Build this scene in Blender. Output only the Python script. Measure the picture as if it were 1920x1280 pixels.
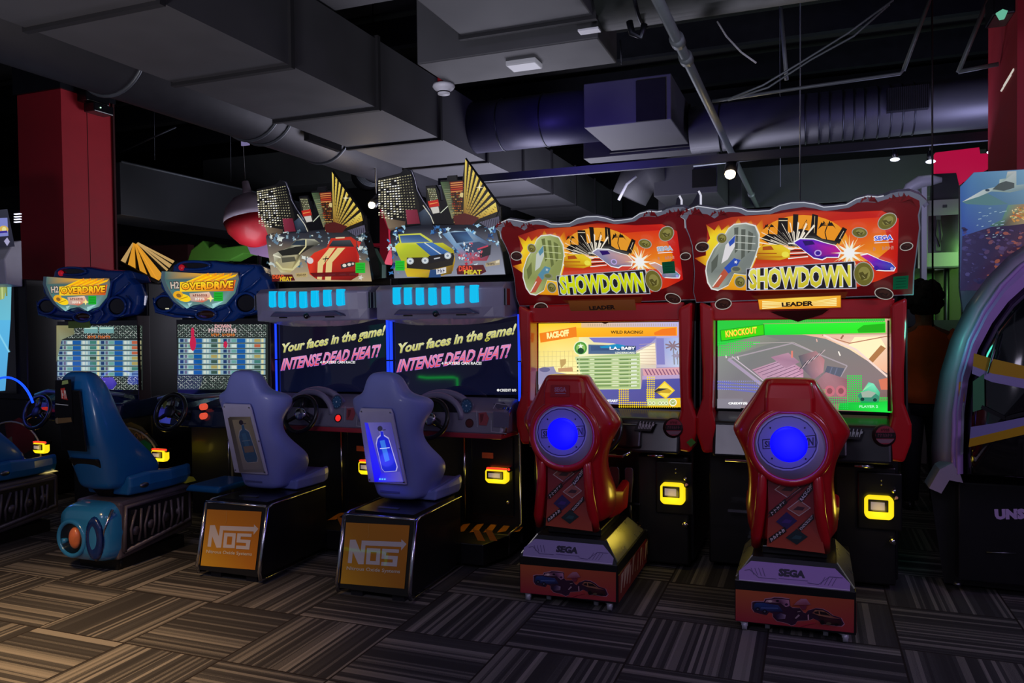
import bpy, bmesh, math, random
from mathutils import Vector, Matrix
random.seed(7)
PI = math.pi
for o in list(bpy.data.objects): bpy.data.objects.remove(o)
SC = bpy.context.scene
COL = SC.collection

# ------------------------------------------------------------------ camera
CH = 1.6; FPX = 1460.0; YAW, PITCH, ROLL = 0.3672, 0.02365, -0.01157
_f = Vector((-math.sin(YAW)*math.cos(PITCH), math.cos(YAW)*math.cos(PITCH), -math.sin(PITCH)))
_r = Vector((math.cos(YAW), math.sin(YAW), 0)); _u = _r.cross(_f)
CR = _r*math.cos(ROLL)+_u*math.sin(ROLL); CU = -_r*math.sin(ROLL)+_u*math.cos(ROLL); CF = _f
cam = bpy.data.cameras.new('camera'); cam.sensor_width = 36; cam.lens = FPX/1920*36
cam.clip_start = .05; cam.clip_end = 100
camo = bpy.data.objects.new('camera', cam); COL.objects.link(camo)
M = Matrix((( CR.x, CU.x, -CF.x, 0), (CR.y, CU.y, -CF.y, 0), (CR.z, CU.z, -CF.z, CH), (0, 0, 0, 1)))
camo.matrix_world = M; SC.camera = camo
SC.view_settings.view_transform = 'Standard'; SC.view_settings.look = 'None'
SC.view_settings.gamma = 1; SC.view_settings.use_curve_mapping = False
SC.view_settings.exposure = 0.0

# ------------------------------------------------------------------ light
W = bpy.data.worlds.new('World'); SC.world = W; W.use_nodes = True
W.node_tree.nodes['Background'].inputs[0].default_value = (.55, .56, .80, 1)
W.node_tree.nodes['Background'].inputs[1].default_value = .11

def lamp(name, kind, loc, target, energy, color, size=.3, spot=60, blend=.6, label=None):
    l = bpy.data.lights.new(name, kind); l.energy = energy; l.color = color
    if kind == 'AREA': l.size = size
    elif kind == 'SPOT': l.spot_size = math.radians(spot); l.spot_blend = blend; l.shadow_soft_size = size
    else: l.shadow_soft_size = size
    o = bpy.data.objects.new(name, l); COL.objects.link(o); o.location = loc
    d = Vector(target)-Vector(loc); o.rotation_euler = d.to_track_quat('-Z', 'Y').to_euler()
    return o
# one warm ceiling lamp, coloured uplights, and unseen fills added for brightness
lamp('warm_ceiling_lamp', 'SPOT', (-3.4, 1.1, 3.3), (-3.75, 1.9, 0), 860, (1, .62, .28), .2, 70, 1)
lamp('cool_fill', 'AREA', (-1.2, -1.4, 3.4), (-2.2, 4.0, .3), 30, (.80, .74, 1), 1.2)  # unseen front fill added to brighten chairs and bases
lamp('violet_fill', 'AREA', (2.8, 1.0, 3.6), (.2, 4.6, .5), 13, (.66, .52, 1), .8)  # unseen violet fill added for the right half of the row
lamp('blue_uplight', 'SPOT', (-2.0, 5.9, 2.7), (-1.7, 7.6, 3.9), 90, (.22, .16, 1), .2, 110, 1)
lamp('violet_uplight', 'AREA', (1.0, 7.4, 2.5), (1.2, 8.6, 4.2), 26, (.62, .60, 1), .8)
lamp('side_duct_fill', 'AREA', (-7.2, 8.5, 2.0), (-9.6, 9.6, 3.8), 16, (.85, .88, 1), 1)  # unseen fill added to bring out the left side duct
lamp('person_fill', 'POINT', (1.5, 6.5, 3.0), (1.3, 7.3, 1), 110, (1, .85, .7), .15)  # unseen fill added to brighten the orange shirt
lamp('floor_bounce_fill', 'SPOT', (-2.6, -.2, .3), (-3.6, 3.9, 3.9), 420, (.92, .90, 1), .3, 74, 1)  # unseen fill near the floor, added in place of bounced light
lamp('right_bounce_fill', 'SPOT', (.4, 1.2, .3), (-.9, 5.2, 4.2), 200, (.86, .90, 1), .3, 64, 1)  # unseen low fill added to brighten the ducts at the centre
lamp('warm_bounce_fill', 'SPOT', (-3.4, .2, .3), (-4.1, 3.0, 3.5), 110, (1, .74, .46), .2, 46, 1)  # unseen warm fill added for the near duct undersides
lamp('back_duct_fill', 'AREA', (-3.4, 9.5, 1.6), (-4, 9.2, 4), 150, (.84, .82, 1), 2.5)  # fill hidden behind the row, added to lift the back ducts
lamp('far_duct_fill', 'AREA', (1.0, 11.4, 1.6), (1.0, 12.3, 4.0), 45, (.7, .9, .85), 1.5)  # unseen fill added to lighten the farthest ducts
lamp('green_wall_light', 'SPOT', (1.9, 9.2, 2.4), (1.75, 11, 1.9), 60, (.35, 1, .25), .2, 100, 1)

# ------------------------------------------------------------------ maths helpers: pixel ray to a known plane of the room
def ray(px, py): return CF + CR*((px-960)/FPX) - CU*((py-640)/FPX)
O0 = Vector((0, 0, CH))
def PY(px, py, Y): d = ray(px, py); return O0 + d*(Y/d.y)
def PX(px, py, X): d = ray(px, py); return O0 + d*(X/d.x)
def PZ(px, py, Z): d = ray(px, py); return O0 + d*((Z-CH)/d.z)

def lin(h):
    if not isinstance(h, str): return tuple(h[:3])
    h = h.lstrip('#'); out = []
    for i in (0, 2, 4):
        c = int(h[i:i+2], 16)/255
        out.append(c/12.92 if c <= .04045 else ((c+.055)/1.055)**2.4)
    return tuple(out)

# ------------------------------------------------------------------ materials
_mats = {}
def mat(name, col='#808080', rough=.5, metal=0, emit=0, coat=0, trans=0, vary=.12, scale=9, bump=0):
    if name in _mats: return _mats[name]
    m = bpy.data.materials.new(name); m.use_nodes = True; nt = m.node_tree; b = nt.nodes['Principled BSDF']
    c = lin(col)
    b.inputs['Roughness'].default_value = rough; b.inputs['Metallic'].default_value = metal
    b.inputs['Coat Weight'].default_value = coat; b.inputs['Coat Roughness'].default_value = .12
    if trans:
        b.inputs['Transmission Weight'].default_value = trans; b.inputs['IOR'].default_value = 1.45
    if emit:
        b.inputs['Emission Color'].default_value = (*c, 1); b.inputs['Emission Strength'].default_value = emit
        b.inputs['Base Color'].default_value = (c[0]*.3, c[1]*.3, c[2]*.3, 1)
    else:
        tc = nt.nodes.new('ShaderNodeTexCoord'); n = nt.nodes.new('ShaderNodeTexNoise')
        n.inputs['Scale'].default_value = scale; n.inputs['Detail'].default_value = 5
        nt.links.new(tc.outputs['Object'], n.inputs['Vector'])
        mx = nt.nodes.new('ShaderNodeMix'); mx.data_type = 'RGBA'
        mx.inputs['A'].default_value = (*[x*(1-vary) for x in c], 1); mx.inputs['B'].default_value = (*[min(1, x*(1+vary)) for x in c], 1)
        nt.links.new(n.outputs['Fac'], mx.inputs['Factor']); nt.links.new(mx.outputs['Result'], b.inputs['Base Color'])
        mr = nt.nodes.new('ShaderNodeMapRange'); mr.inputs['To Min'].default_value = max(0, rough-.06); mr.inputs['To Max'].default_value = min(1, rough+.08)
        nt.links.new(n.outputs['Fac'], mr.inputs['Value']); nt.links.new(mr.outputs['Result'], b.inputs['Roughness'])
        if bump:
            bp = nt.nodes.new('ShaderNodeBump'); bp.inputs['Strength'].default_value = bump; bp.inputs['Distance'].default_value = .004
            n2 = nt.nodes.new('ShaderNodeTexNoise'); n2.inputs['Scale'].default_value = scale*12; nt.links.new(tc.outputs['Object'], n2.inputs['Vector'])
            nt.links.new(n2.outputs['Fac'], bp.inputs['Height']); nt.links.new(bp.outputs['Normal'], b.inputs['Normal'])
    _mats[name] = m; return m

def attr_mat(name, lit=0, rough=.35, coat=.3):
    if name.startswith('screen_'): rough, coat = .05, 1
    if name in _mats: return _mats[name]
    m = bpy.data.materials.new(name); m.use_nodes = True; nt = m.node_tree; b = nt.nodes['Principled BSDF']
    a = nt.nodes.new('ShaderNodeAttribute'); a.attribute_name = 'Col'
    b.inputs['Roughness'].default_value = rough; b.inputs['Coat Weight'].default_value = coat
    if lit:
        b.inputs['Base Color'].default_value = (.01, .01, .012, 1)
        nt.links.new(a.outputs['Color'], b.inputs['Emission Color']); b.inputs['Emission Strength'].default_value = lit
    else: nt.links.new(a.outputs['Color'], b.inputs['Base Color'])
    _mats[name] = m; return m

# ------------------------------------------------------------------ objects, naming
def tag(o, label=None, cat=None, group=None, kind=None):
    if label: o['label'] = label
    if cat: o['category'] = cat
    if group: o['group'] = group
    if kind: o['kind'] = kind
    return o
def thing(name, loc, label, cat, group=None):
    o = bpy.data.objects.new(name, None); COL.objects.link(o); o.location = loc; o.empty_display_size = .1
    return tag(o, label, cat, group)
def wloc(o):
    v = Vector((0, 0, 0))
    while o: v = v+o.location; o = o.parent
    return v

class MB:
    def __init__(s, m=None): s.v = []; s.f = []; s.fm = []; s.sm = []; s.mats = [m] if m else []; s.c = 0
    def m(s, m):
        if m not in s.mats: s.mats.append(m)
        s.c = s.mats.index(m); return s
    def add(s, vs, fs, smooth=False):
        n = len(s.v); s.v += [Vector(v) for v in vs]
        for f in fs: s.f.append([i+n for i in f]); s.fm.append(s.c); s.sm.append(smooth)
        return s
    def hexa(s, p):
        return s.add(p, [(0, 3, 2, 1), (4, 5, 6, 7), (0, 1, 5, 4), (1, 2, 6, 5), (2, 3, 7, 6), (3, 0, 4, 7)])
    def box(s, x0, x1, y0, y1, z0, z1):
        return s.hexa([(x0, y0, z0), (x1, y0, z0), (x1, y1, z0), (x0, y1, z0), (x0, y0, z1), (x1, y0, z1), (x1, y1, z1), (x0, y1, z1)])
    def prism(s, pts, axis, a, b, smooth=False):
        def mk(p, t):
            if axis == 'x': return (t, p[0], p[1])
            if axis == 'y': return (p[0], t, p[1])
            return (p[0], p[1], t)
        n = len(pts); vs = [mk(p, a) for p in pts]+[mk(p, b) for p in pts]
        return s.add(vs, [list(range(n)), list(range(2*n-1, n-1, -1))]+[(i, (i+1) % n, (i+1) % n+n, i+n) for i in range(n)], smooth)
    def slab(s, pts, nrm, th):
        nrm = Vector(nrm)*th; n = len(pts); vs = [Vector(p) for p in pts]+[Vector(p)+nrm for p in pts]
        return s.add(vs, [list(range(n)), list(range(2*n-1, n-1, -1))]+[(i, (i+1) % n, (i+1) % n+n, i+n) for i in range(n)])
    def loft(s, rings, caps=True, smooth=True, closed=True):
        n = len(rings[0]); vs = [v for r in rings for v in r]; fs = []
        for k in range(len(rings)-1):
            for i in range(n if closed else n-1):
                j = (i+1) % n; fs.append((k*n+i, k*n+j, (k+1)*n+j, (k+1)*n+i))
        if caps: fs += [list(range(n)), list(range(len(vs)-1, len(vs)-n-1, -1))]
        return s.add(vs, fs, smooth)
    def tube(s, pts, r, n=8, caps=True):
        pts = [Vector(p) for p in pts]; rings = []; up = None
        for i, p in enumerate(pts):
            d = ((pts[min(i+1, len(pts)-1)]-pts[max(i-1, 0)])).normalized()
            if up is None: up = Vector((0, 0, 1)) if abs(d.z) < .9 else Vector((1, 0, 0))
            a = d.cross(up).normalized(); b = a.cross(d).normalized(); up = b
            rr = r[i] if isinstance(r, (list, tuple)) else r
            rings.append([p+a*rr*math.cos(t*2*PI/n)+b*rr*math.sin(t*2*PI/n) for t in range(n)])
        return s.loft(rings, caps)
    def cyl(s, a, b, r, r2=None, n=20): return s.tube([a, b], [r, r if r2 is None else r2], n)
    def sphere(s, c, r, nu=20, nv=12):
        if not isinstance(r, (tuple, list)): r = (r, r, r)
        c = Vector(c); vs = [c+Vector((0, 0, -r[2]))]
        for j in range(1, nv):
            t = -PI/2+PI*j/nv
            vs += [c+Vector((r[0]*math.cos(t)*math.cos(2*PI*i/nu), r[1]*math.cos(t)*math.sin(2*PI*i/nu), r[2]*math.sin(t))) for i in range(nu)]
        vs.append(c+Vector((0, 0, r[2]))); fs = []
        for i in range(nu):
            fs.append((0, 1+(i+1) % nu, 1+i)); k = 1+(nv-2)*nu; fs.append((k+i, k+(i+1) % nu, len(vs)-1))
            for j in range(nv-2): fs.append((1+j*nu+i, 1+j*nu+(i+1) % nu, 1+(j+1)*nu+(i+1) % nu, 1+(j+1)*nu+i))
        return s.add(vs, fs, True)
    def torus(s, c, ax, R, r, nu=36, nv=10, a0=0, a1=2*PI):
        ax = Vector(ax).normalized(); e = Vector((1, 0, 0)) if abs(ax.x) < .9 else Vector((0, 1, 0))
        x = ax.cross(e).normalized(); y = ax.cross(x); c = Vector(c); full = a1-a0 > 6.28
        rings = []
        for i in range(nu+1):
            t = a0+(a1-a0)*i/nu; d = x*math.cos(t)+y*math.sin(t)
            rings.append([c+d*(R+r*math.cos(k*2*PI/nv))+ax*(r*math.sin(k*2*PI/nv)) for k in range(nv)])
        return s.loft(rings, not full)
    def lathe(s, prof, c, ax=(0, 0, 1), n=28):
        ax = Vector(ax).normalized(); e = Vector((1, 0, 0)) if abs(ax.x) < .9 else Vector((0, 1, 0))
        x = ax.cross(e).normalized(); y = ax.cross(x); c = Vector(c)
        return s.loft([[c+ax*h+(x*math.cos(t*2*PI/n)+y*math.sin(t*2*PI/n))*max(r, .0005) for t in range(n)] for r, h in prof])
    def build(s, name, parent=None, bev=0, sub=0, seg=2, shift=None):
        me = bpy.data.meshes.new(name); off = wloc(parent) if parent else Vector((0, 0, 0))
        sh = shift or Vector((0, 0, 0))
        if not parent:   # origin at the base centre
            xs = [v.x for v in s.v]; ys = [v.y for v in s.v]; zs = [v.z for v in s.v]
            off = Vector(((min(xs)+max(xs))/2, (min(ys)+max(ys))/2, min(zs)))+sh
        me.from_pydata([v+sh-off for v in s.v], [], s.f)
        for m in s.mats: me.materials.append(m)
        for p, a, b in zip(me.polygons, s.fm, s.sm): p.material_index = a; p.use_smooth = b
        bm = bmesh.new(); bm.from_mesh(me); bmesh.ops.recalc_face_normals(bm, faces=bm.faces); bm.to_mesh(me); bm.free()
        me.update(); o = bpy.data.objects.new(name, me); COL.objects.link(o)
        if parent: o.parent = parent
        else: o.location = off
        if bev:
            b = o.modifiers.new('bevel', 'BEVEL'); b.width = bev; b.segments = seg; b.limit_method = 'ANGLE'; b.angle_limit = .6
        if sub:
            b = o.modifiers.new('subdivision', 'SUBSURF'); b.levels = sub; b.render_levels = sub
        return o

# ------------------------------------------------------------------ flat artwork on real panels
_tc = {}
def text_geo(s, bold=.0, shear=0.0):
    k = (s, bold, shear)
    if k in _tc: return _tc[k]
    cu = bpy.data.curves.new('t', 'FONT'); cu.body = s; cu.offset = bold; cu.shear = shear; cu.resolution_u = 2; cu.fill_mode = 'BOTH'
    ob = bpy.data.objects.new('t', cu); me = bpy.data.meshes.new_from_object(ob)
    vs = [(v.co.x, v.co.y) for v in me.vertices]; fs = [list(p.vertices) for p in me.polygons]
    bpy.data.objects.remove(ob); bpy.data.curves.remove(cu); bpy.data.meshes.remove(me)
    x0 = min(v[0] for v in vs); x1 = max(v[0] for v in vs); y0 = min(v[1] for v in vs); y1 = max(v[1] for v in vs)
    vs = [((x-x0)/(x1-x0), (y-y0)/(y1-y0)) for x, y in vs]
    _tc[k] = (vs, fs); return vs, fs

class Art:
    """Coloured flat shapes laid on a plane through point p0 with normal n; input points in photo pixels (or a crop's), each cast once onto that plane of the room."""
    EPS = .0005
    def __init__(s, p0, n, fr=(0, 0, 1), shift=(0, 0, 0), remap=None, scr=False):
        s.scr = scr; s.p0 = Vector(p0); s.n = Vector(n).normalized(); s.fr = fr; s.shift = Vector(shift); s.L = 1; s.v = []; s.f = []; s.col = []; s.fm = []
        s.mats = []; s.remap = remap; s.mode(None)
    def mode(s, lit):
        m = attr_mat(('screen_%s' if s.scr else 'lit_print_%s') % lit, lit) if lit else attr_mat('print', 0)
        if m not in s.mats: s.mats.append(m)
        s.c = s.mats.index(m); return s
    def pt(s, x, y, lay=None):
        px = s.fr[0]+x/s.fr[2]; py = s.fr[1]+y/s.fr[2]; d = ray(px, py)
        t = (s.p0-O0).dot(s.n)/d.dot(s.n)
        return O0+d*t+s.shift+s.n*(s.EPS*(s.L if lay is None else lay))
    def _c(s, c):
        if s.remap: c = s.remap(c)
        return lin(c)
    def poly(s, pts, c, up=True):
        n = len(s.v); s.v += [s.pt(*p) for p in pts]; s.f.append(list(range(n, n+len(pts)))); s.fm.append(s.c)
        s.col.append([s._c(k) for k in c] if isinstance(c, list) else [s._c(c)]*len(pts))
        if up: s.L += 1
        return s
    def many(s, polys, c):
        for p in polys: s.poly(p, c, False)
        s.L += 1; return s
    def rect(s, x0, y0, x1, y1, c, up=True): return s.poly([(x0, y0), (x1, y0), (x1, y1), (x0, y1)], c, up)
    def ell(s, x, y, rx, ry, c, n=22, rot=0, up=True):
        ca, sa = math.cos(rot), math.sin(rot)
        return s.poly([(x+rx*math.cos(t*2*PI/n)*ca-ry*math.sin(t*2*PI/n)*sa, y+rx*math.cos(t*2*PI/n)*sa+ry*math.sin(t*2*PI/n)*ca) for t in range(n)], c, up)
    def line(s, pts, w, c, up=True):
        for (x0, y0), (x1, y1) in zip(pts, pts[1:]):
            dx, dy = x1-x0, y1-y0; L = math.hypot(dx, dy) or 1; nx, ny = -dy/L*w/2, dx/L*w/2
            s.poly([(x0+nx, y0+ny), (x1+nx, y1+ny), (x1-nx, y1-ny), (x0-nx, y0-ny)], c, False)
        if up: s.L += 1
        return s
    def star(s, x, y, r0, r1, n, c, a0=0):
        return s.poly([(x+(r1 if i % 2 else r0)*math.cos(a0+i*PI/n), y+(r1 if i % 2 else r0)*math.sin(a0+i*PI/n)) for i in range(2*n)], c)
    def text(s, st, q, c, bold=.02, shear=0, c2=None):
        """q: quad tl, tr, br, bl"""
        vs, fs = text_geo(st, bold, shear); n = len(s.v); tl, tr, br, bl = q
        for u, v in vs:
            x = (bl[0]*(1-u)+br[0]*u)*(1-v)+(tl[0]*(1-u)+tr[0]*u)*v; y = (bl[1]*(1-u)+br[1]*u)*(1-v)+(tl[1]*(1-u)+tr[1]*u)*v
            s.v.append(s.pt(x, y))
        for f in fs:
            s.f.append([i+n for i in f]); s.fm.append(s.c)
            s.col.append([s._c(c)]*len(f) if not c2 else [tuple(a*vs[i][1]+b*(1-vs[i][1]) for a, b in zip(s._c(c), s._c(c2))) for i in f])
        s.L += 1; return s
    def qticks(s, st, q, c, **k):
        """lettering too small to read: one irregular stroke group per character"""
        tl, tr, br, bl = q; n = len(st); rnd = random.Random(len(s.v)+n)
        def at(u, v): return ((bl[0]*(1-u)+br[0]*u)*(1-v)+(tl[0]*(1-u)+tr[0]*u)*v, (bl[1]*(1-u)+br[1]*u)*(1-v)+(tl[1]*(1-u)+tr[1]*u)*v)
        for i in range(n):
            if st[i] == ' ': continue
            u0, u1 = (i+.12)/n, (i+.82)/n; m = u0+(u1-u0)*rnd.uniform(.3, .45); h = rnd.uniform(.3, .6)
            s.poly([at(u0, 0), at(m, 0), at(m, 1), at(u0, 1)], c, False); s.poly([at(m, h), at(u1, h), at(u1, h+.3), at(m, h+.3)], c, False)
            if rnd.random() < .6: s.poly([at(u1-(u1-u0)*.3, 0), at(u1, 0), at(u1, h), at(u1-(u1-u0)*.3, h)], c, False)
        s.L += 1; return s
    def ticks(s, st, x0, y0, x1, y1, c, **k): return s.qticks(st, [(x0, y0), (x1, y0), (x1, y1), (x0, y1)], c)
    def tbox(s, st, x0, y0, x1, y1, c, **k): return s.text(st, [(x0, y0), (x1, y0), (x1, y1), (x0, y1)], c, **k)
    def dots(s, x0, y0, nx, ny, dx, dy, r, c, skip=None):
        for j in range(ny):
            for i in range(nx):
                if skip and skip(i, j): continue
                x, y = x0+i*dx, y0+j*dy; rr = r*(1) if not callable(r) else r(i, j)
                if rr > .3: s.poly([(x-rr, y), (x, y-rr), (x+rr, y), (x, y+rr)], c, False)
        s.L += 1; return s
    def build(s, name, parent=None):
        me = bpy.data.meshes.new(name); off = wloc(parent) if parent else Vector((0, 0, 0))
        me.from_pydata([v-off for v in s.v], [], s.f)
        for m in s.mats: me.materials.append(m)
        ca = me.color_attributes.new('Col', 'FLOAT_COLOR', 'CORNER'); i = 0
        for p, cs, k in zip(me.polygons, s.col, s.fm):
            p.material_index = k
            for c in cs: ca.data[i].color = (*c, 1); i += 1
        me.update(); o = bpy.data.objects.new(name, me); COL.objects.link(o)
        if parent: o.parent = parent
        return o

# ------------------------------------------------------------------ shared materials
BLK = mat('black_laminate', '#0b0b10', .42, coat=.15)
BLK2 = mat('black_plastic', '#101015', .3, coat=.3)
RUB = mat('rubber', '#0c0c0d', .8)
CHR = mat('chrome_trim', '#c9cbd6', .16, 1)
STL = mat('brushed_steel', '#8d8f99', .35, 1)
DARKSTEEL = mat('dark_steel', '#3a3c44', .4, .9)
SCR = mat('screen_glass', '#04040a', .04, coat=1)
DUCT = mat('duct_grey', '#46464b', .62, vary=.22, scale=2.5)
DUCTD = mat('duct_dark_seam', '#1b1b20', .7)  # dark flange joints, their own colour
GALV = mat('galvanised', '#5b6068', .45, .5, vary=.2)
LAV = mat('lavender_white_plastic', '#cfc9e6', .4)
WHT = mat('white_plastic', '#dcdce4', .4)
REDW = mat('red_paint', '#b8202f', .6)
def glow(hexc, e): return mat('glow_%s_%s' % (hexc.strip('#'), e), hexc, .4, emit=e)

# ------------------------------------------------------------------ setting: floor
TS = .61
def carpet():
    m = bpy.data.materials.new('striped_carpet_tiles'); m.use_nodes = True; nt = m.node_tree; N = nt.nodes; L = nt.links
    b = N['Principled BSDF']; b.inputs['Roughness'].default_value = .95; b.inputs['Specular IOR Level'].default_value = .15
    def mth(op, a, bb=None, cc=None):
        n = N.new('ShaderNodeMath'); n.operation = op
        for i, v in enumerate((a, bb, cc)):
            if v is None: continue
            if isinstance(v, (int, float)): n.inputs[i].default_value = v
            else: L.new(v, n.inputs[i])
        return n.outputs[0]
    g = N.new('ShaderNodeNewGeometry'); sp = N.new('ShaderNodeSeparateXYZ'); L.new(g.outputs['Position'], sp.inputs[0])
    x = mth('DIVIDE', mth('ADD', sp.outputs[0], 3.26+TS*40), TS); y = mth('DIVIDE', mth('ADD', sp.outputs[1], -2.942+TS*40), TS)
    ix = mth('FLOOR', x); iy = mth('FLOOR', y); fx = mth('FRACT', x); fy = mth('FRACT', y)
    par = mth('MODULO', mth('ADD', ix, iy), 2)
    u = mth('ADD', mth('MULTIPLY', fx, par), mth('MULTIPLY', fy, mth('SUBTRACT', 1, par)))
    seed = mth('ADD', mth('MULTIPLY', ix, 7.13), mth('MULTIPLY', iy, 3.77))
    def band(k, s0):
        wn = N.new('ShaderNodeTexWhiteNoise'); wn.noise_dimensions = '2D'; c = N.new('ShaderNodeCombineXYZ')
        L.new(mth('FLOOR', mth('MULTIPLY', u, k)), c.inputs[0]); L.new(mth('ADD', mth('FLOOR', seed), s0), c.inputs[1]); L.new(c.outputs[0], wn.inputs[0]); return wn.outputs['Value']
    v = mth('ADD', mth('MULTIPLY', band(34, .5), .6), mth('MULTIPLY', band(13, 9.5), .4))
    nz = N.new('ShaderNodeTexNoise'); nz.inputs['Scale'].default_value = 260; L.new(g.outputs['Position'], nz.inputs['Vector'])
    v = mth('ADD', v, mth('MULTIPLY', mth('SUBTRACT', nz.outputs['Fac'], .5), .35))
    r = N.new('ShaderNodeValToRGB'); e = r.color_ramp.elements; L.new(v, r.inputs[0])
    e[0].position = .30; e[0].color = (*lin('#383739'), 1); e[1].position = .9; e[1].color = (*lin('#85817d'), 1)
    k = r.color_ramp.elements.new(.56); k.color = (*lin('#464547'), 1); k = r.color_ramp.elements.new(.64); k.color = (*lin('#686563'), 1)
    edge = mth('MINIMUM', mth('MINIMUM', fx, mth('SUBTRACT', 1, fx)), mth('MINIMUM', fy, mth('SUBTRACT', 1, fy)))
    em = mth('GREATER_THAN', edge, .008); mx = N.new('ShaderNodeMix'); mx.data_type = 'RGBA'; mx.inputs['A'].default_value = (*lin('#2b2625'), 1)
    L.new(em, mx.inputs['Factor']); L.new(r.outputs[0], mx.inputs['B']); L.new(mx.outputs['Result'], b.inputs['Base Color'])
    bp = N.new('ShaderNodeBump'); bp.inputs['Strength'].default_value = .5; bp.inputs['Distance'].default_value = .004; L.new(nz.outputs['Fac'], bp.inputs['Height']); L.new(bp.outputs[0], b.inputs['Normal'])
    return m
tag(MB(carpet()).box(-19, 8, -5, 16, -.1, 0).build('floor'), kind='structure')
tag(MB(mat('dark_ceiling', '#0b0b0e', .9)).box(-19, 8, 0, 16, 5.6, 5.7).build('ceiling'), kind='structure')
WD = mat('dark_wall', '#17161b', .9)
tag(MB(WD).box(-19, 8, 16, 16.15, 0, 5.6).build('wall_back'), kind='structure')
tag(MB(WD).box(-19.15, -19, 0, 16, 0, 5.6).build('wall_left'), kind='structure')
tag(MB(WD).box(8, 8.15, 0, 16, 0, 5.6).build('wall_right'), kind='structure')

# red columns
p = MB(REDW); p.box(-8.27, -7.60, 6.20, 6.86, 0, 4.2); o = p.build('column')
tag(o, 'red painted square column at the left behind the blue machines', 'column', kind='structure')
q = MB(mat('column_seam', '#3c060c', .8)); q.box(-7.5995, -7.597, 6.52, 6.526, 0, 4.15).box(-7.601, -7.575, 6.85, 6.875, 0, 4.3); q.build('corner_seam', o)
tag(MB(DARKSTEEL).box(-8.3, -7.57, 6.17, 6.89, 4.2, 5.6).build('column_head'), kind='structure')
o = MB(REDW).box(PY(1907, 200, 6).x, PY(1907, 200, 6).x+.8, 6, 6.9, 0, 4.7).build('column')
tag(o, 'red painted column at the right edge behind the jet simulator', 'column', kind='structure')
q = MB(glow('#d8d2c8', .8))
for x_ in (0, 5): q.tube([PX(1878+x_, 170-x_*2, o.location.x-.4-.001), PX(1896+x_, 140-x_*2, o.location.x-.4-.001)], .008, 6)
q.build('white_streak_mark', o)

# ------------------------------------------------------------------ ceiling services
t = thing('rectangular_duct', (-4.09, 8, 3.5), 'long grey rectangular air duct with dark flange joints running away overhead', 'air duct')
MB(DUCT).box(-4.63, -3.55, -1.5, 15.5, 3.5, 4.1).build('duct_body', t)
for k in range(-3, 10):
    y = 3.557+1.225*k
    f = MB(DUCTD); f.box(-4.655, -3.525, y-.022, y+.022, 3.475, 4.125); f.build('flange', t)
t = thing('round_duct', (-5.3, 6, 3.45), 'dark round air duct alongside the left of the rectangular duct', 'air duct')
MB(mat('duct_dark', '#2c2c33', .55, .3)).cyl((-5.16, -1, 3.82), (-5.16, 15, 3.82), .385, n=32).build('duct_body', t)
for y in (4.65, 6.3, 6.5, 7.5, 9, 11): MB(GALV).torus((-5.16, y, 3.82), (0, 1, 0), .39, .016).build('collar', t)
MB(BLK).box(-4.86, -4.80, 6.75, 7.35, 3.50, 3.72).build('grille_opening', t)
# wide branch above, warm lit
t = thing('branch_duct', (-2.9, 2.9, 4.1), 'grey box duct crossing at the top left above the long duct', 'air duct')
a = PZ(517, 40, 4.12); b_ = PZ(700, 8, 4.12)
MB(DUCT).box(-5.4, -2.2, a.y-1.2, a.y, 4.12, 4.6).build('duct_body', t)
MB(DUCTD).box(-2.26, -2.2, a.y-1.22, a.y+.02, 4.1, 4.62).build('flange', t)

def plenum(near, far, side_z, label, right_open, ztop, name='air_diffuser_box'):
    (x0, x1, y0, y1, z0) = near; (X0, X1, Y0, Y1, Z0) = far
    t = thing(name, ((x0+x1)/2, (y0+Y1)/2, z0), label, 'air duct', 'boxed air diffusers under the ceiling')
    m = MB(DUCT)
    m.box(x0, x1, y0+.02, y1, z0, ztop); m.build('plenum_box', t, bev=.01)
    if right_open:
        MB(mat('opening_black', '#020203', .9)).box(*right_open).build('return_opening', t)
    MB(DUCT).box(X0, X1, Y0, Y1, Z0, ztop-.08).build('rear_box', t, bev=.01)
    MB(DUCTD).box(x0-.02, x1+.02, y1, y1+.04, z0-.02, ztop).build('flange', t)
    return t
# near box over the middle, far box in front of the big pipe
A = PZ(784, 101, 3.5); B = PZ(1157, 97, 3.5)
b0 = PZ(867, 70, 3.5)
t1 = plenum((b0.x, PZ(1118, 38, 3.5).x, 3.0, b0.y-.02, 3.5), (A.x, B.x, A.y-.02, B.y, 3.42), 0, 'grey box diffuser hanging at the top centre nearest the camera', None, 4.3)
c0 = PZ(1095, 240, 3.5); c1 = PZ(1258, 222, 3.5); c2 = PZ(1290, 270, 3.5)
a0 = PZ(1085, 297, 3.42); a1 = PZ(1303, 275, 3.42); a2 = PZ(1105, 312, 3.42)
op0 = PY(1192, 152, c1.y); op1 = PY(1254, 222, c1.y)
t2 = plenum((c0.x, c1.x, c1.y, c2.y, 3.5), (a0.x, a1.x, c2.y+.05, a2.y, 3.45), 0, 'violet lit box diffuser with a black opening above the centre', (op0.x, op1.x-.03, c1.y-.0, c1.y+.03, op1.z, op0.z), PY(1255, 136, c1.y).z)
def small_panel(px, py, Z, w, d, parent, name='label_plate'):
    p = PZ(px, py, Z); MB(WHT).box(p.x-w/2, p.x+w/2, p.y-d/2, p.y+d/2, Z-.012, Z).build(name, parent)
small_panel(1105, 56, 3.42, .13, .07, t1)
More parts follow.
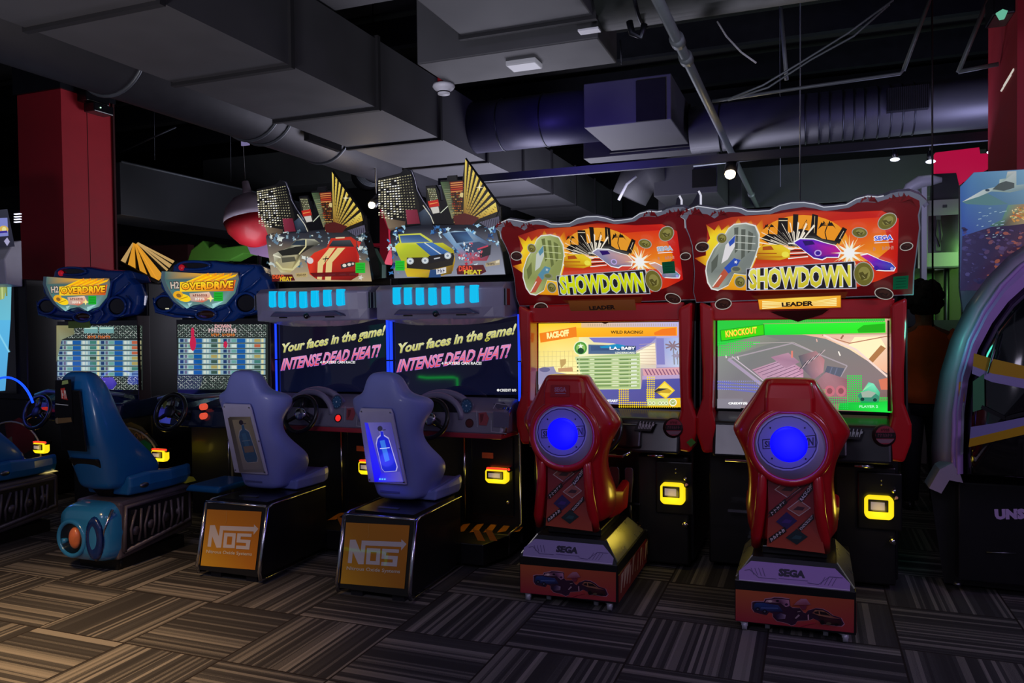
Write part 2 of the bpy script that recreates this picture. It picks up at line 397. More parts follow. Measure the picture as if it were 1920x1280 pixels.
# third, further one
g0 = PY(1225, 325, 10.6); g1 = PY(1345, 360, 10.6)
t3 = plenum((g0.x, g1.x, 10.6, 12.0, g1.z), (g0.x-.2, g1.x+.2, 12.05, 12.8, g1.z-.05), 0, 'small distant box diffuser beyond the warm spotlight', None, g0.z+.25)
MB(mat('opening_black', '#020203', .9)).box(PY(1298, 340, 10.6).x, PY(1342, 340, 10.6).x, 10.59, 10.62, PY(1298, 352, 10.6).z, PY(1298, 318, 10.6).z).build('return_opening', t3)

nz_ = PY(1280, 48, 4.75).z+.11
t = thing('spiral_duct', (1.2, 4.9, nz_), 'dark round duct at the top edge running right from the near diffuser', 'air duct')
MB(mat('duct_green_grey', '#2c312f', .55, .2)).cyl((PZ(1125, 38, 3.5).x, 4.9, nz_+.34), (5.5, 4.9, nz_+.34), .34, n=40).build('duct_body', t)
MB(DARKSTEEL).torus((PZ(1125, 38, 3.5).x+.25, 4.9, nz_+.34), (1, 0, 0), .345, .012).build('seam_ring', t)
MB(DARKSTEEL).tube([PY(1180, 40, 4.5), PY(1185, 62, 4.5), PY(1202, 70, 4.5), PY(1208, 45, 4.5)], .02, 8).build('strap', t)
MB(DARKSTEEL).cyl(PY(1163, 75, 4.9), PY(1165, 120, 4.9), .006, n=6).build('hanger_strap', t)
# big round pipe along the row, at the right; its left run into the box
def xpipe(name, label, xa, xb, y, z, r, m, rings, parent=None, cat='air duct'):
    t = thing(name, ((xa+xb)/2, y, z-r), label, cat)
    MB(m).cyl((xa, y, z), (xb, y, z), r, n=40).build('duct_body', t)
    for x in rings: MB(DARKSTEEL).torus((x, y, z), (1, 0, 0), r+.002, .008).build('seam_ring', t)
    return t
yb = 8.35; zb = PY(1600, 249, 8.1).z; zt = PY(1600, 165, 8.35).z; rr = (zt-zb)/2
t = xpipe('spiral_duct', 'large round violet lit duct with a slotted vent at the upper right', c1.x+.05, 6.5, yb+rr*.2, (zt+zb)/2, rr, mat('duct_big', '#55565f', .45, .55, vary=.2, scale=3), [c1.x+.35]+[PY(x, 230, 8.35).x for x in (1510, 1535, 1555, 1580, 1600, 1620, 1645, 1668, 1690, 1712)])
v0 = PY(1662, 170, yb-rr*.78); v1 = PY(1740, 205, yb-rr*.78)
vt = MB(BLK); vt.box(v0.x, v1.x, yb-rr-.02, yb-rr*.5, v1.z, v0.z); vo = vt.build('vent_grille', t)
sl = MB(DARKSTEEL)
for i in range(22):
    x = v0.x+(v1.x-v0.x)*(i+.5)/22; sl.box(x-.004, x+.004, yb-rr-.035, yb-rr-.02, v1.z, v0.z)
sl.build('vent_slats', vo)
t = xpipe('spiral_duct', 'round blue violet duct between the long grey duct and the box diffuser', -3.56, c0.x+.02, yb-.2, PY(1000, 226, 8.1).z, .28, mat('duct_blue', '#3b3a52', .5, .4), [-3.2, -2.7])
# far ducts
def fardoc(name, x0p, x1p, yt, ybt, Y, label, m=DUCT):
    a = PY(x0p, yt, Y); b = PY(x1p, ybt, Y)
    o = MB(m).box(a.x, b.x, Y, Y+.7, b.z, a.z).build(name, bev=.01); return tag(o, label, 'air duct')
DK2 = mat('duct_far', '#3c3f3f', .6)
fardoc('wide_duct', 1345, 1850, 318, 362, 12.5, 'wide flat duct with a faint green sheen behind the red signs', DK2)
fardoc('wide_duct', 380, 700, 300, 335, 12.6, 'wide dark duct far behind the city skyline signs', DK2)
a = PX(225, 303, -9.4); b_ = PX(225, 402, -9.4)
t = tag(MB(mat('duct_left', '#33353a', .6)).box(-10.3, -9.4, a.y, 15.5, b_.z, a.z).build('side_duct', bev=.01), 'dark rectangular duct running away beside the left red column', 'air duct')
MB(GALV).tube([(-9.38, a.y, a.z), (-9.38, 15.4, a.z)], .02).build('top_rail', t)
t = thing('round_duct', PY(690, 320, 11.5), 'short ringed round duct end above the left city skyline sign', 'air duct')
c = PY(690, 318, 11.5)
MB(mat('duct_dark', '#2c2c33')).cyl(c+Vector((-.35, .5, 0)), c+Vector((.2, -.1, 0)), .26, n=30).build('duct_body', t); MB(DARKSTEEL).cyl(c+Vector((0, .1, .2)), (c.x, c.y+.1, 5.6), .01, n=6).build('hanger', t)
for k in range(5): MB(GALV).torus(c+Vector((.2-.05*k, -.1+.05*k, 0)), (.55, -.6, 0), .265, .012).build('seam_ring', t)
t = thing('curved_duct', PY(1200, 350, 10.5), 'bent grey duct elbow hanging above the middle red marquee', 'air duct')
c = PY(1190, 352, 10.8)
MB(DUCT).tube([PY(1250, 318, 10.8), PY(1218, 322, 10.8), PY(1195, 340, 10.8), PY(1180, 372, 10.8)], [.26, .27, .27, .25], 20).build('duct_body', t)
MB(WHT).tube([PY(1193, 330, 10.4), PY(1175, 345, 10.4), PY(1160, 375, 10.4)], .02).build('edge_strip', t)

# pipes, conduits, rods and cables
PIPE = mat('grey_pipe', '#7d8488', .5, .4)
t = thing('sprinkler_pipe', (-.77, 8, 3.3), 'straight grey sprinkler pipe running diagonally down through the picture centre', 'pipe')
MB(PIPE).cyl((-.767, .5, 3.33), (-.767, 14.5, 3.33), .032, n=12).build('pipe_run', t)
for y in (4.9, 5.25, 8.6, 11.2): MB(PIPE).cyl((-.767, y-.05, 3.33), (-.767, y+.05, 3.33), .046, n=12).build('coupling', t)
a = PY(1280, 302, 7.1)
t = thing('lighting_track', (a.x, 7.1, a.z), 'thin dark lighting track crossing level behind the diffuser', 'track')
zt_ = PY(1400, 294, 7.1).z
MB(mat('track_metal', '#2c303c', .55, .3)).box(-3.5, 3.2, 7.08, 7.13, zt_-.03, zt_+.04).build('rail', t)
a = PY(1300, 310, 9.6); b_ = PY(1870, 252, 9.6)
t = tag(MB(mat('pale_conduit', '#9aa3ae', .35, .5)).tube([a, PY(1660, 270, 9.6), PY(1675, 268, 9.6), b_], .022).build('conduit'), 'pale straight conduit under the big round duct', 'pipe')
def rod(px, y0, y1, Y, label, px2=None, r=.006, m=None, name='hanger_rod', cat='rod', group=None):
    a = PY(px, y0, Y)
    if px2 is None or abs(px2-px) < 5: a.z = 5.6
    b = PY(px if px2 is None else px2, y1, Y)
    return tag(MB(m or PIPE).cyl(a, b, r, n=6).build(name), label, cat, group)
rod(1502, 0, 385, 7, 'thin vertical hanger rod in front of the middle of the big round duct', 1500, .006)
rod(1746, -10, 612, 6.6, 'thin long cable hanging down to the right of the round duct vent', 1749, .007, BLK, 'hanging_cable', 'cable')
rod(1388/3+1280, 0, 132, 6.5, 'slanting grey conduit dropping to the top of the round duct, left one', 1694, .018)
tag(MB(PIPE).tube([PY(1694, 130, 6.5), PY(1688, 138, 6.5), PY(1500, 165, 6.5), PY(1335, 190, 6.5)], .014).build('conduit'), 'grey conduit lying along the top of the big round duct', 'pipe')
rod(1852, 0, 135, 6.5, 'slanting grey conduit dropping to the round duct near the right column', 1797, .018)
tag(MB(PIPE).tube([PY(1797, 135, 6.5), PY(1872, 120, 6.5)], .016).build('conduit'), 'short grey conduit by the right red column', 'pipe')
rod(1464, 15, 150, 6.8, 'short grey drop pipe with a coupling above the round duct', 1475, .018, None, 'drop_pipe', 'pipe')
tag(MB(PIPE).tube([PY(1675, 0, 6), PY(1590, 62, 6), PY(1500, 118, 6), PY(1430, 160, 6), PY(1360, 188, 6)], .008).build('cable'), 'upper of the two sagging grey cables at the upper right', 'cable')
tag(MB(PIPE).tube([PY(1668, 8, 6.1), PY(1600, 68, 6.1), PY(1520, 112, 6.1), PY(1440, 164, 6.1), PY(1365, 188, 6.1)], .008).build('cable'), 'lower of the two sagging grey cables at the upper right', 'cable')
tag(MB(WHT).tube([PY(1345, 40, 6), PY(1362, 68, 6), PY(1390, 98, 6), PY(1418, 118, 6)], .007).build('cable'), 'short curved pale cable right of the sprinkler pipe', 'cable')
for x, y0, y1, Y, s in ((88, 30, 140, 6.6, 'beside the left edge'), (290, 205, 300, 9, 'above the side duct'), (433, 245, 340, 9, 'left of the small hanging tag')):
    rod(x, y0, y1, Y, 'thin dark hanger rod '+s, None, .006, DARKSTEEL)
tag(MB(DARKSTEEL).tube([PY(225, 285, 8.5), PY(330, 238, 8.5)], .015).build('brace'), 'slanting dark brace right of the left red column', 'pipe')
rod(1540/3+950, 380, 350, 9, 'thin hanger wire right of the sprinkler pipe, left of the long rod', None, .005)
# joists in the dark roof
for k in range(9):
    y = 2.5+k*1.6
    t = tag(MB(DARKSTEEL).box(-18.9, 7.9, y-.06, y+.06, 5.15, 5.5).build('trim_%d' % (k+1)), kind='structure')

def smoke_detector(px, py, Y, s, label):
    c = PY(px, py, Y); t = thing('smoke_detector', c, label, 'smoke detector', 'red and white smoke detectors')
    MB(mat('red_base', '#b3202c', .5)).cyl(c+Vector((0, 0, .10*s)), c+Vector((0, 0, .0)), .05*s, n=24).build('red_mount', t)
    MB(mat('detector_white', '#e4e4ee', .4)).lathe([(.085*s, .02*s), (.09*s, 0), (.075*s, -.02*s), (.05*s, -.035*s), (.048*s, -.06*s), (.0, -.065*s)], c).build('sensor_head', t)
    MB(BLK).lathe([(.052*s, -.040*s), (.052*s, -.048*s)], c).build('vent_ring', t)
    return t
smoke_detector(832, 163, 5.4, .95, 'white smoke detector with red base under the nearest box diffuser')
smoke_detector(238, 391, 9, 1.0, 'small red and white smoke detector just right of the left red column')
MB_ = MB(PIPE).tube([PY(826, 137, 5.4), PY(842, 146, 5.4)], .012); tag(MB_.build('bracket'), 'short pale bracket above the smoke detector', 'bracket')
c = PZ(990, 126, 3.41); tag(MB(glow('#9a9aa6', .5)).box(c.x-.11, c.x+.11, c.y-.16, c.y, 3.385, 3.42).build('light_fitting', bev=.008), 'small flat white fitting under the back of the near diffuser', 'ceiling fitting')
c = PY(1198, 308, 9); tag(MB(glow('#8f8fa0', .5)).box(c.x-.13, c.x+.13, 8.95, 9.15, c.z-.02, c.z+.02).build('light_fitting', bev=.008), 'small flat white fitting under the violet lit diffuser', 'ceiling fitting')
def spotlight(px, py, Y, label, top, col='#ffe9b8', e=14, r=.045):
    c = PY(px, py, Y); t = thing('spotlight', c, label, 'spotlight', 'ceiling spotlights')
    MB(BLK2).cyl(c+Vector((0, .14, .1)), c+Vector((0, .01, 0)), r*1.25, n=18).build('lamp_housing', t)
    MB(glow(col, e)).sphere(c, (r, r*.5, r), 16, 10).build('bulb', t)
    MB(BLK2).cyl(c+Vector((0, .1, .08)), (c.x, c.y+.1, top), .009, n=8).build('stem', t)
    lamp('spotlight_glow', 'POINT', c+Vector((0, -.08, -.02)), c, 3.0, (1, .75, .4), .04)
spotlight(1369, 326, 7.0, 'lit warm spotlight on the track right of centre', zt_)
spotlight(697, 384, 8.2, 'lit warm spotlight between the two city skyline signs', 5.6)
for px, py, Y, s in ((1678, 299, 9.55, 'under the round duct vent'), (1745, 303, 9.55, 'left of the red wall sign'), (1860, 285, 9.55, 'next to the right red column')):
    c = PY(px, py, Y); t = thing('track_spotlight', c, 'small white track light '+s, 'spotlight', 'small track lights')
    MB(BLK2).cyl(c+Vector((0, .05, .02)), c+Vector((0, .05, .12)), .03, n=12).build('lamp_housing', t); MB(BLK2).cyl(c+Vector((0, .05, .1)), (c.x, c.y+.05, PY(px, 262, 9.6).z), .008, n=6).build('stem', t); MB(glow('#dfe2ff', 2)).sphere(c, (.05, .05, .02), 12, 8).build('bulb', t)
c = PY(460, 264, 7); tag(MB(glow('#8f86b8', .55)).box(c.x-.05, c.x+.05, 6.99, 7.01, c.z-.05, c.z+.05).tube([(c.x, 7.0, c.z+.04), (c.x, 7.0, 5.6)], .003, 5).build('hanging_tag'), 'tiny pale square tag hanging under the round duct', 'tag')
c = PX(172, 192, -7.55); t = thing('security_camera', c, 'black camera and speaker bracket on top of the left red column', 'camera')
MB(BLK2).box(-7.6, -7.45, c.y-.15, c.y+.15, c.z-.02, c.z+.10).build('bracket', t, bev=.01); MB(BLK2).box(-7.56, -7.40, c.y-.1, c.y+.16, c.z-.13, c.z-.03).build('camera_body', t, bev=.01)
MB(glow('#b8e8c8', 1.5)).sphere(Vector((-7.395, c.y-.02, c.z-.08)), .008, 8, 6).build('indicator_light', t)
# teal tipped projector at the top right, red signs behind
t = thing('stage_light', PY(1880, 20, 5.6), 'small lamp with a pale green lens at the top right corner', 'spotlight')
c = PY(1880, 20, 5.6); MB(BLK2).box(c.x-.05, c.x+.07, 5.6, 5.85, c.z-.02, c.z+.14).build('lamp_housing', t, bev=.01)
MB(glow('#6fc7a5', .7)).slab([PY(1868, 24, 5.58), PY(1880, 17, 5.58), PY(1890, 20, 5.58), PY(1884, 34, 5.58), PY(1875, 36, 5.58)], (0, 1, 0), .02).build('lens', t)

# ================================================================== helpers for the machines
def shell_rings(secs, xc):
    """bucket seat: closed kidney-shaped cross sections (z, y_back, half_back, half_width, depth, thickness)"""
    R = []
    for z, yb, wb, w, d, *t in secs:
        t = t[0] if t else .06
        h = [(wb, yb), (wb+(w-wb)*.75, yb+d*.22), (w, yb+d*.62), (w-.004, yb+d), (w-.035, yb+d+.005), (max(w-.05, .02), yb+d*.7), (max(wb*.85, .015), yb+t)]
        ring = [(0, yb)]+h+[(0, yb+t)]+[(-x, y) for x, y in reversed(h)]
        R.append([Vector((xc+x, y, z)) for x, y in ring])
    return R
def seat_shell(secs, xc, m, parent, name='seat_shell'):
    b = MB(m); b.loft(shell_rings(secs, xc)); return b.build(name, parent, sub=2)
def steering_wheel(parent, c, R, tilt=.35, rim=.016, hubm=None):
    c = Vector(c); ax = Vector((0, -math.cos(tilt), math.sin(tilt))); up = Vector((0, math.sin(tilt), math.cos(tilt)))
    w = MB(BLK2).torus(c, ax, R, rim).build('steering_wheel', parent)
    s = MB(BLK2)
    for a in (PI/2+2.1, PI/2-2.1, PI/2+.0):
        d = Vector((1, 0, 0))*math.cos(a)+up*math.sin(a)
        s.tube([c+d*.02, c+d*R*.6, c+d*R], [.018, .014, .012], 6)
    s.build('spoke', w); MB(hubm or CHR).lathe([(.048, 0), (.046, .014), (.03, .022), (0, .024)], c, ax).build('hub', w)
    MB(BLK2).cyl(c-ax*.16, c, .03).build('column', w)
    return w
def card_reader(parent, c, w=.16, h=.14, red=False, label='glowing yellow card reader'):
    """swipe reader: glowing surround, small screen, swipe slot with a light"""
    c = Vector(c)
    b = MB(glow('#f2d417', 1.15)); x0, x1, z0, z1 = c.x-w/2, c.x+w/2, c.z-h/2, c.z+h/2
    b.prism([(x0, z0+.02), (x0+.02, z0), (x1-.02, z0), (x1, z0+.02), (x1, z1-.02), (x1-.02, z1), (x0+.02, z1), (x0, z1-.02)], 'y', c.y-.05, c.y)
    r = b.build('card_reader', parent, bev=.008); r['label'] = label
    MB(BLK2).box(x0+.018, x1-.03, c.y-.062, c.y-.045, c.z-.02, z1-.018).build('bezel', r, bev=.004)
    MB(glow('#8d7f86', .7)).box(x0+.032, x1-.05, c.y-.0635, c.y-.06, c.z-.008, z1-.03).build('display', r)
    MB(BLK2).cyl((x1+.012, c.y-.05, z1-.005), (x1+.012, c.y, z1-.005), .016).build('swipe_head', r)
    s = MB(glow('#ff2a1c', 2.0)) if red else MB(glow('#a06a5a', .5))
    if red: s.box(x0+.015, x1-.01, c.y-.056, c.y-.03, z1-.006, z1+.004)
    s.sphere((x1+.012, c.y-.052, z1), .009, 10, 6); s.build('status_light', r)
    lamp('reader_glow', 'POINT', (c.x, c.y-.10, c.z-.01), c, .45, (1, .75, .1), .05)
    return r
def caster(parent, x, y, r=.022, m=None, n='caster'):
    b = MB(m or STL); b.cyl((x-.012, y, r), (x+.012, y, r), r, n=14); b.box(x-.016, x+.016, y-.012, y+.012, r, .055); b.tube([(x-.05, y+.03, .045), (x, y, .03)], .008, 6); b.build(n, parent)

def carcolors(a, body, glass, trim, wheel): pass

# ================================================================== twin city-topped racing cabinets
NS = 1.035
GREYP = mat('grey_violet_plastic', '#85829f', .38, coat=.25)
GREYD = mat('grey_dash_plastic', '#8a879e', .35, .25, coat=.3)
def dh_cabinet(k, label):
    xc = -2.385-NS*k; sh = (-NS*k, 0, 0); X = lambda v: v-NS*k
    t = thing('racing_arcade_cabinet', (xc, 5.3, 0), label, 'arcade machine', 'racing cabinets with city skyline toppers')
    MB(BLK).box(xc-.495, xc+.495, 5.08, 5.85, .05, .9).build('lower_body', t, bev=.01)
    MB(BLK).box(xc-.49, xc+.49, 5.12, 5.8, .9, 1.95).build('monitor_housing', t, bev=.01)
    pf = MB(BLK); pf.box(xc-.475, xc+.475, 4.86, 5.08, .03, .17); pf.prism([(xc-.28, 4.6), (xc+.40, 4.6), (xc+.475, 4.86), (xc-.475, 4.86)], 'z', .03, .168); pf.build('pedal_platform', t, bev=.006)
    a = Art((0, 4.5, .1712), (0, 0, 1), shift=sh)
    for i in range(5): x = 868+i*26; a.poly([(x, 983), (x+14, 981), (x+2, 996), (x-14, 998)], '#d98a1c', False)
    a.build('hazard_stripes', t)
    a = Art((0, 4.597, .1), (0, -1, 0), shift=sh)
    for x in (886, 909): a.poly([(x, 992), (x+13, 994), (x+24, 1014), (x+10, 1013)], '#c9701c', False)
    a.build('hazard_stripes', t)
    # chrome T-moulding
    tr = MB(CHR)
    tr.tube([(X(-2.325), 5.07, .19), (X(-2.325), 5.07, .84)], .008, 8); tr.build('chrome_trim', t)
    tr = MB(CHR); tr.tube([(X(-1.93), 5.06, .845), (X(-1.90), 5.06, .83), (X(-1.895), 5.06, .79), (X(-1.895), 5.06, .2), (X(-1.90), 5.03, .18), (X(-1.915), 4.88, .172), (X(-1.915), 4.86, .03)], .008, 8); tr.build('chrome_trim', t)
    # door panel with card reader
    MB(BLK2).box(X(-2.27), X(-1.95), 5.066, 5.082, .24, .80).build('card_door', t, bev=.006)
    MB(mat('brown_label', '#9a4a2c', .5)).box(X(-2.185), X(-2.10), 5.062, 5.067, .645, .685).build('warning_label', t)
    card_reader(t, PY(935, 890, 5.07)+Vector(sh), .17, .105, True, 'card reader glowing yellow below and red above')
    c = PY(952, 942, 5.06)+Vector(sh); MB(CHR).cyl(c, c+Vector((0, .02, 0)), .012).build('door_lock', t)
    # dashboard
    d = MB(GREYD); d.prism([(4.74, .865), (5.06, .84), (5.12, 1.06), (5.02, 1.08), (4.80, 1.0)], 'x', xc-.485, xc+.485)
    dash = d.build('dashboard', t, bev=.02, seg=3)
    MB(mat('red_lip', '#b3303e', .35, coat=.4)).prism([(4.735, .835), (5.06, .825), (5.06, .845), (4.735, .868)], 'x', xc-.48, xc+.48).build('red_lip', dash, bev=.006)
    h = MB(GREYP); hc = Vector((xc, 4.84, .985)); h.torus(hc+Vector((0, -.02, 0)), (0, -1, .2), .155, .022, 36, 8, -.3+PI/2*0, PI+.3) if False else None
    ringpts = [(xc-.02+.19*math.cos(a_), 4.79+.02*math.sin(a_), .95+.16*math.sin(a_)) for a_ in [PI*i/16 for i in range(17)]]
    h.tube(ringpts, .022, 10); ringpts = [(xc-.02+.25*math.cos(a_), 4.90, .92+.20*math.sin(a_)) for a_ in [PI*i/16 for i in range(17)]]
    h.tube(ringpts, .026, 10); h.build('instrument_hood', dash)
    g = MB(BLK2); g.prism([(xc-.02+.17*math.cos(a_), .95+.14*math.sin(a_)) for a_ in [2*PI*i/24 for i in range(24)]], 'y', 4.80, 4.86); g.build('instrument_pod', dash)
    a = Art((0, 4.768, .93), (0, -1, .45), shift=sh, fr=(600, 680, 2.7825))
    a.mode(None)
    a.ell(765, 225, 34, 42, '#5b5870').ell(765, 225, 29, 37, '#1e3d63').ell(765, 225, 24, 31, '#2a5a86')
    for i in range(10): q = -.5+i*.6; a.line([(765+19*math.cos(q), 225+25*math.sin(q)), (765+25*math.cos(q), 225+31*math.sin(q))], 2, '#8fc0dd', False)
    a.ell(780, 315, 22, 24, '#3b1420'); a.mode(.9 if k else None); a.ell(780, 315, 16, 18, '#ff2a26' if k else '#55161e'); a.mode(None)
    a.line([(818, 250), (822, 335)], 4, '#a9a6bd').poly([(828, 262), (868, 258), (882, 290), (870, 328), (830, 325)], '#9c4450').poly([(836, 268), (856, 268), (850, 300), (838, 318)], '#6d2530')
    a.line([(895, 300), (895, 360), (975, 370)], 3, '#b4b2c8').poly([(905, 215), (960, 205), (985, 232), (925, 240)], '#504d66').line([(905, 240), (920, 212), (990, 222)], 3, '#b4b2c8').poly([(905, 255), (990, 262), (985, 340), (905, 335)], '#625f80')
    a.ell(765, 225, 4, 5, '#c8e0f0')
    a.build('dash_decal', dash)
    for i in range(3):
        x = X(-1.95)+i*.028; MB(CHR).tube([(x, 4.77, .86), (x-.0, 4.80, .95), (x+.01, 4.88, 1.03)], .010, 8).build('chrome_rib', dash)
    steering_wheel(t, (xc-.005, 4.66, .965), .132)
    # screen
    sc = MB(SCR); sc.box(xc-.485, xc+.485, 5.05, 5.12, 1.03, 1.68); so = sc.build('screen', t)
    a = Art((0, 5.0498, 1.3), (0, -1, 0), fr=(480, 580, 3.6923), shift=sh, scr=True); a.mode(.85)
    a.poly([(948, 60), (1822, 42), (1826, 590), (940, 590)], ['#0a0a1a', '#0a0a1c', '#060a24', '#080c26'])
    a.text('Your faces in the game!', [(985, 235), (1805, 95), (1795, 195), (988, 325)], '#f6f6d0', bold=.045, shear=.25, c2='#7d7a20')
    a.text('Your faces in the game!', [(987, 237), (1803, 99), (1792, 190), (990, 322)], '#f2f0a0', bold=.0, shear=.25, c2='#d8d640')
    a.text('INTENSE DEAD HEAT!', [(980, 345), (1768, 235), (1752, 335), (972, 438)], '#e6a9ee', bold=.05, shear=.3, c2='#b070d0')
    a.text('INTENSE DEAD HEAT!', [(984, 350), (1764, 241), (1748, 329), (978, 432)], '#ff9ab8', bold=.0, shear=.3, c2='#ff4a4a')
    a.tbox('4 PLAYERS CAN RACE!', 1285, 362, 1562, 382, '#ffffff', bold=.03)
    if k == 0: a.tbox('CREDIT 0/0', 1690, 549, 1802, 568, '#ffffff', bold=.03).ell(1678, 558, 9, 9, '#ffffff')
    a.build('screen_image', so)
    for s in (-1, 1):
        for z0, z1 in ((1.06, 1.33), (1.34, 1.66)):
            MB(glow('#1c40f4', 1.3)).box(xc+s*.503-.007, xc+s*.503+.007, 5.02, 5.04, z0, z1).build('blue_light_strip', t)
        MB(BLK).box(xc+s*.503-.014, xc+s*.503+.014, 5.041, 5.12, 1.0, 1.7).build('strip_channel', t)
    # header bumper
    n = 14; rings = []
    for i in range(n+1):
        u = -1+2*i/n; x = xc+u*.487; bow = .10*(1-abs(u)**2.2); dip = .05*(1-u*u)
        rings.append([Vector((x, 5.12, 1.65)), Vector((x, 4.90-bow*.4, 1.590+.05*abs(u)**3)), Vector((x, 4.80-bow*.5, 1.635)), Vector((x, 4.80-bow, 1.715-dip*.2)), Vector((x, 4.79-bow, 1.84)), Vector((x, 4.84-bow*.8, 1.875)), Vector((x, 5.12, 1.895))])
    hd = MB(GREYP).loft(rings, smooth=False).build('header_bumper', t, bev=.012, seg=3)
    b = MB(mat('header_recess', '#4a4668', .4, coat=.2)); b.prism([(xc-.30, 1.665), (xc-.26, 1.70), (xc+.26, 1.70), (xc+.33, 1.665)], 'y', 4.70, 4.80); b.build('camera_recess', hd, bev=.01)
    MB(BLK2).sphere((xc+.03, 4.70, 1.668), .022, 14, 10).build('camera_lens', hd)
    for s in (-.2, .2): MB(BLK).box(xc+s-.035, xc+s+.035, 4.735, 4.78, 1.655, 1.668).build('slot', hd)
    for i in range(7):
        u = -.275+i*.096; x = xc+u; y = 4.786-.10*(1-abs(u/.487)**2.2)
        zb = 1.735+.012*abs(u/.3)
        lb = MB(glow('#00b6e6', 1.0)); lb.prism([(x-.026, zb), (x-.026+.012, zb-.012), (x+.03, zb-.006), (x+.030, zb+.108), (x-.024, zb+.108)], 'y', y-.012, y+.03); lb.build('cyan_light', hd, bev=.004)
    for s in (-1, 1):
        for j in range(4): MB(CHR).box(xc+s*.475-.034+j*.018, xc+s*.475-.024+j*.018, 4.80, 4.86, 1.72, 1.83).build('chrome_rib', hd)
    # marquee light box and skyline topper
    NV = Vector((0, -1, -.3)).normalized(); P0 = Vector((xc, 4.96, 1.9))
    def sil(px, fr=(430, 290, 3.4909)):
        a_ = Art(P0, NV, fr=fr, shift=sh); return [a_.pt(*p, lay=0) for p in px]
    outl = [(1078, 812), (1052, 520), (1055, 492), (1120, 470), (1240, 455), (1480, 455), (1640, 450), (1745, 470), (1790, 640), (1812, 786)]
    mq = MB(BLK2).slab(sil(outl), -NV, .10).build('marquee', t)
    return t, mq, sil, sh, P0, NV

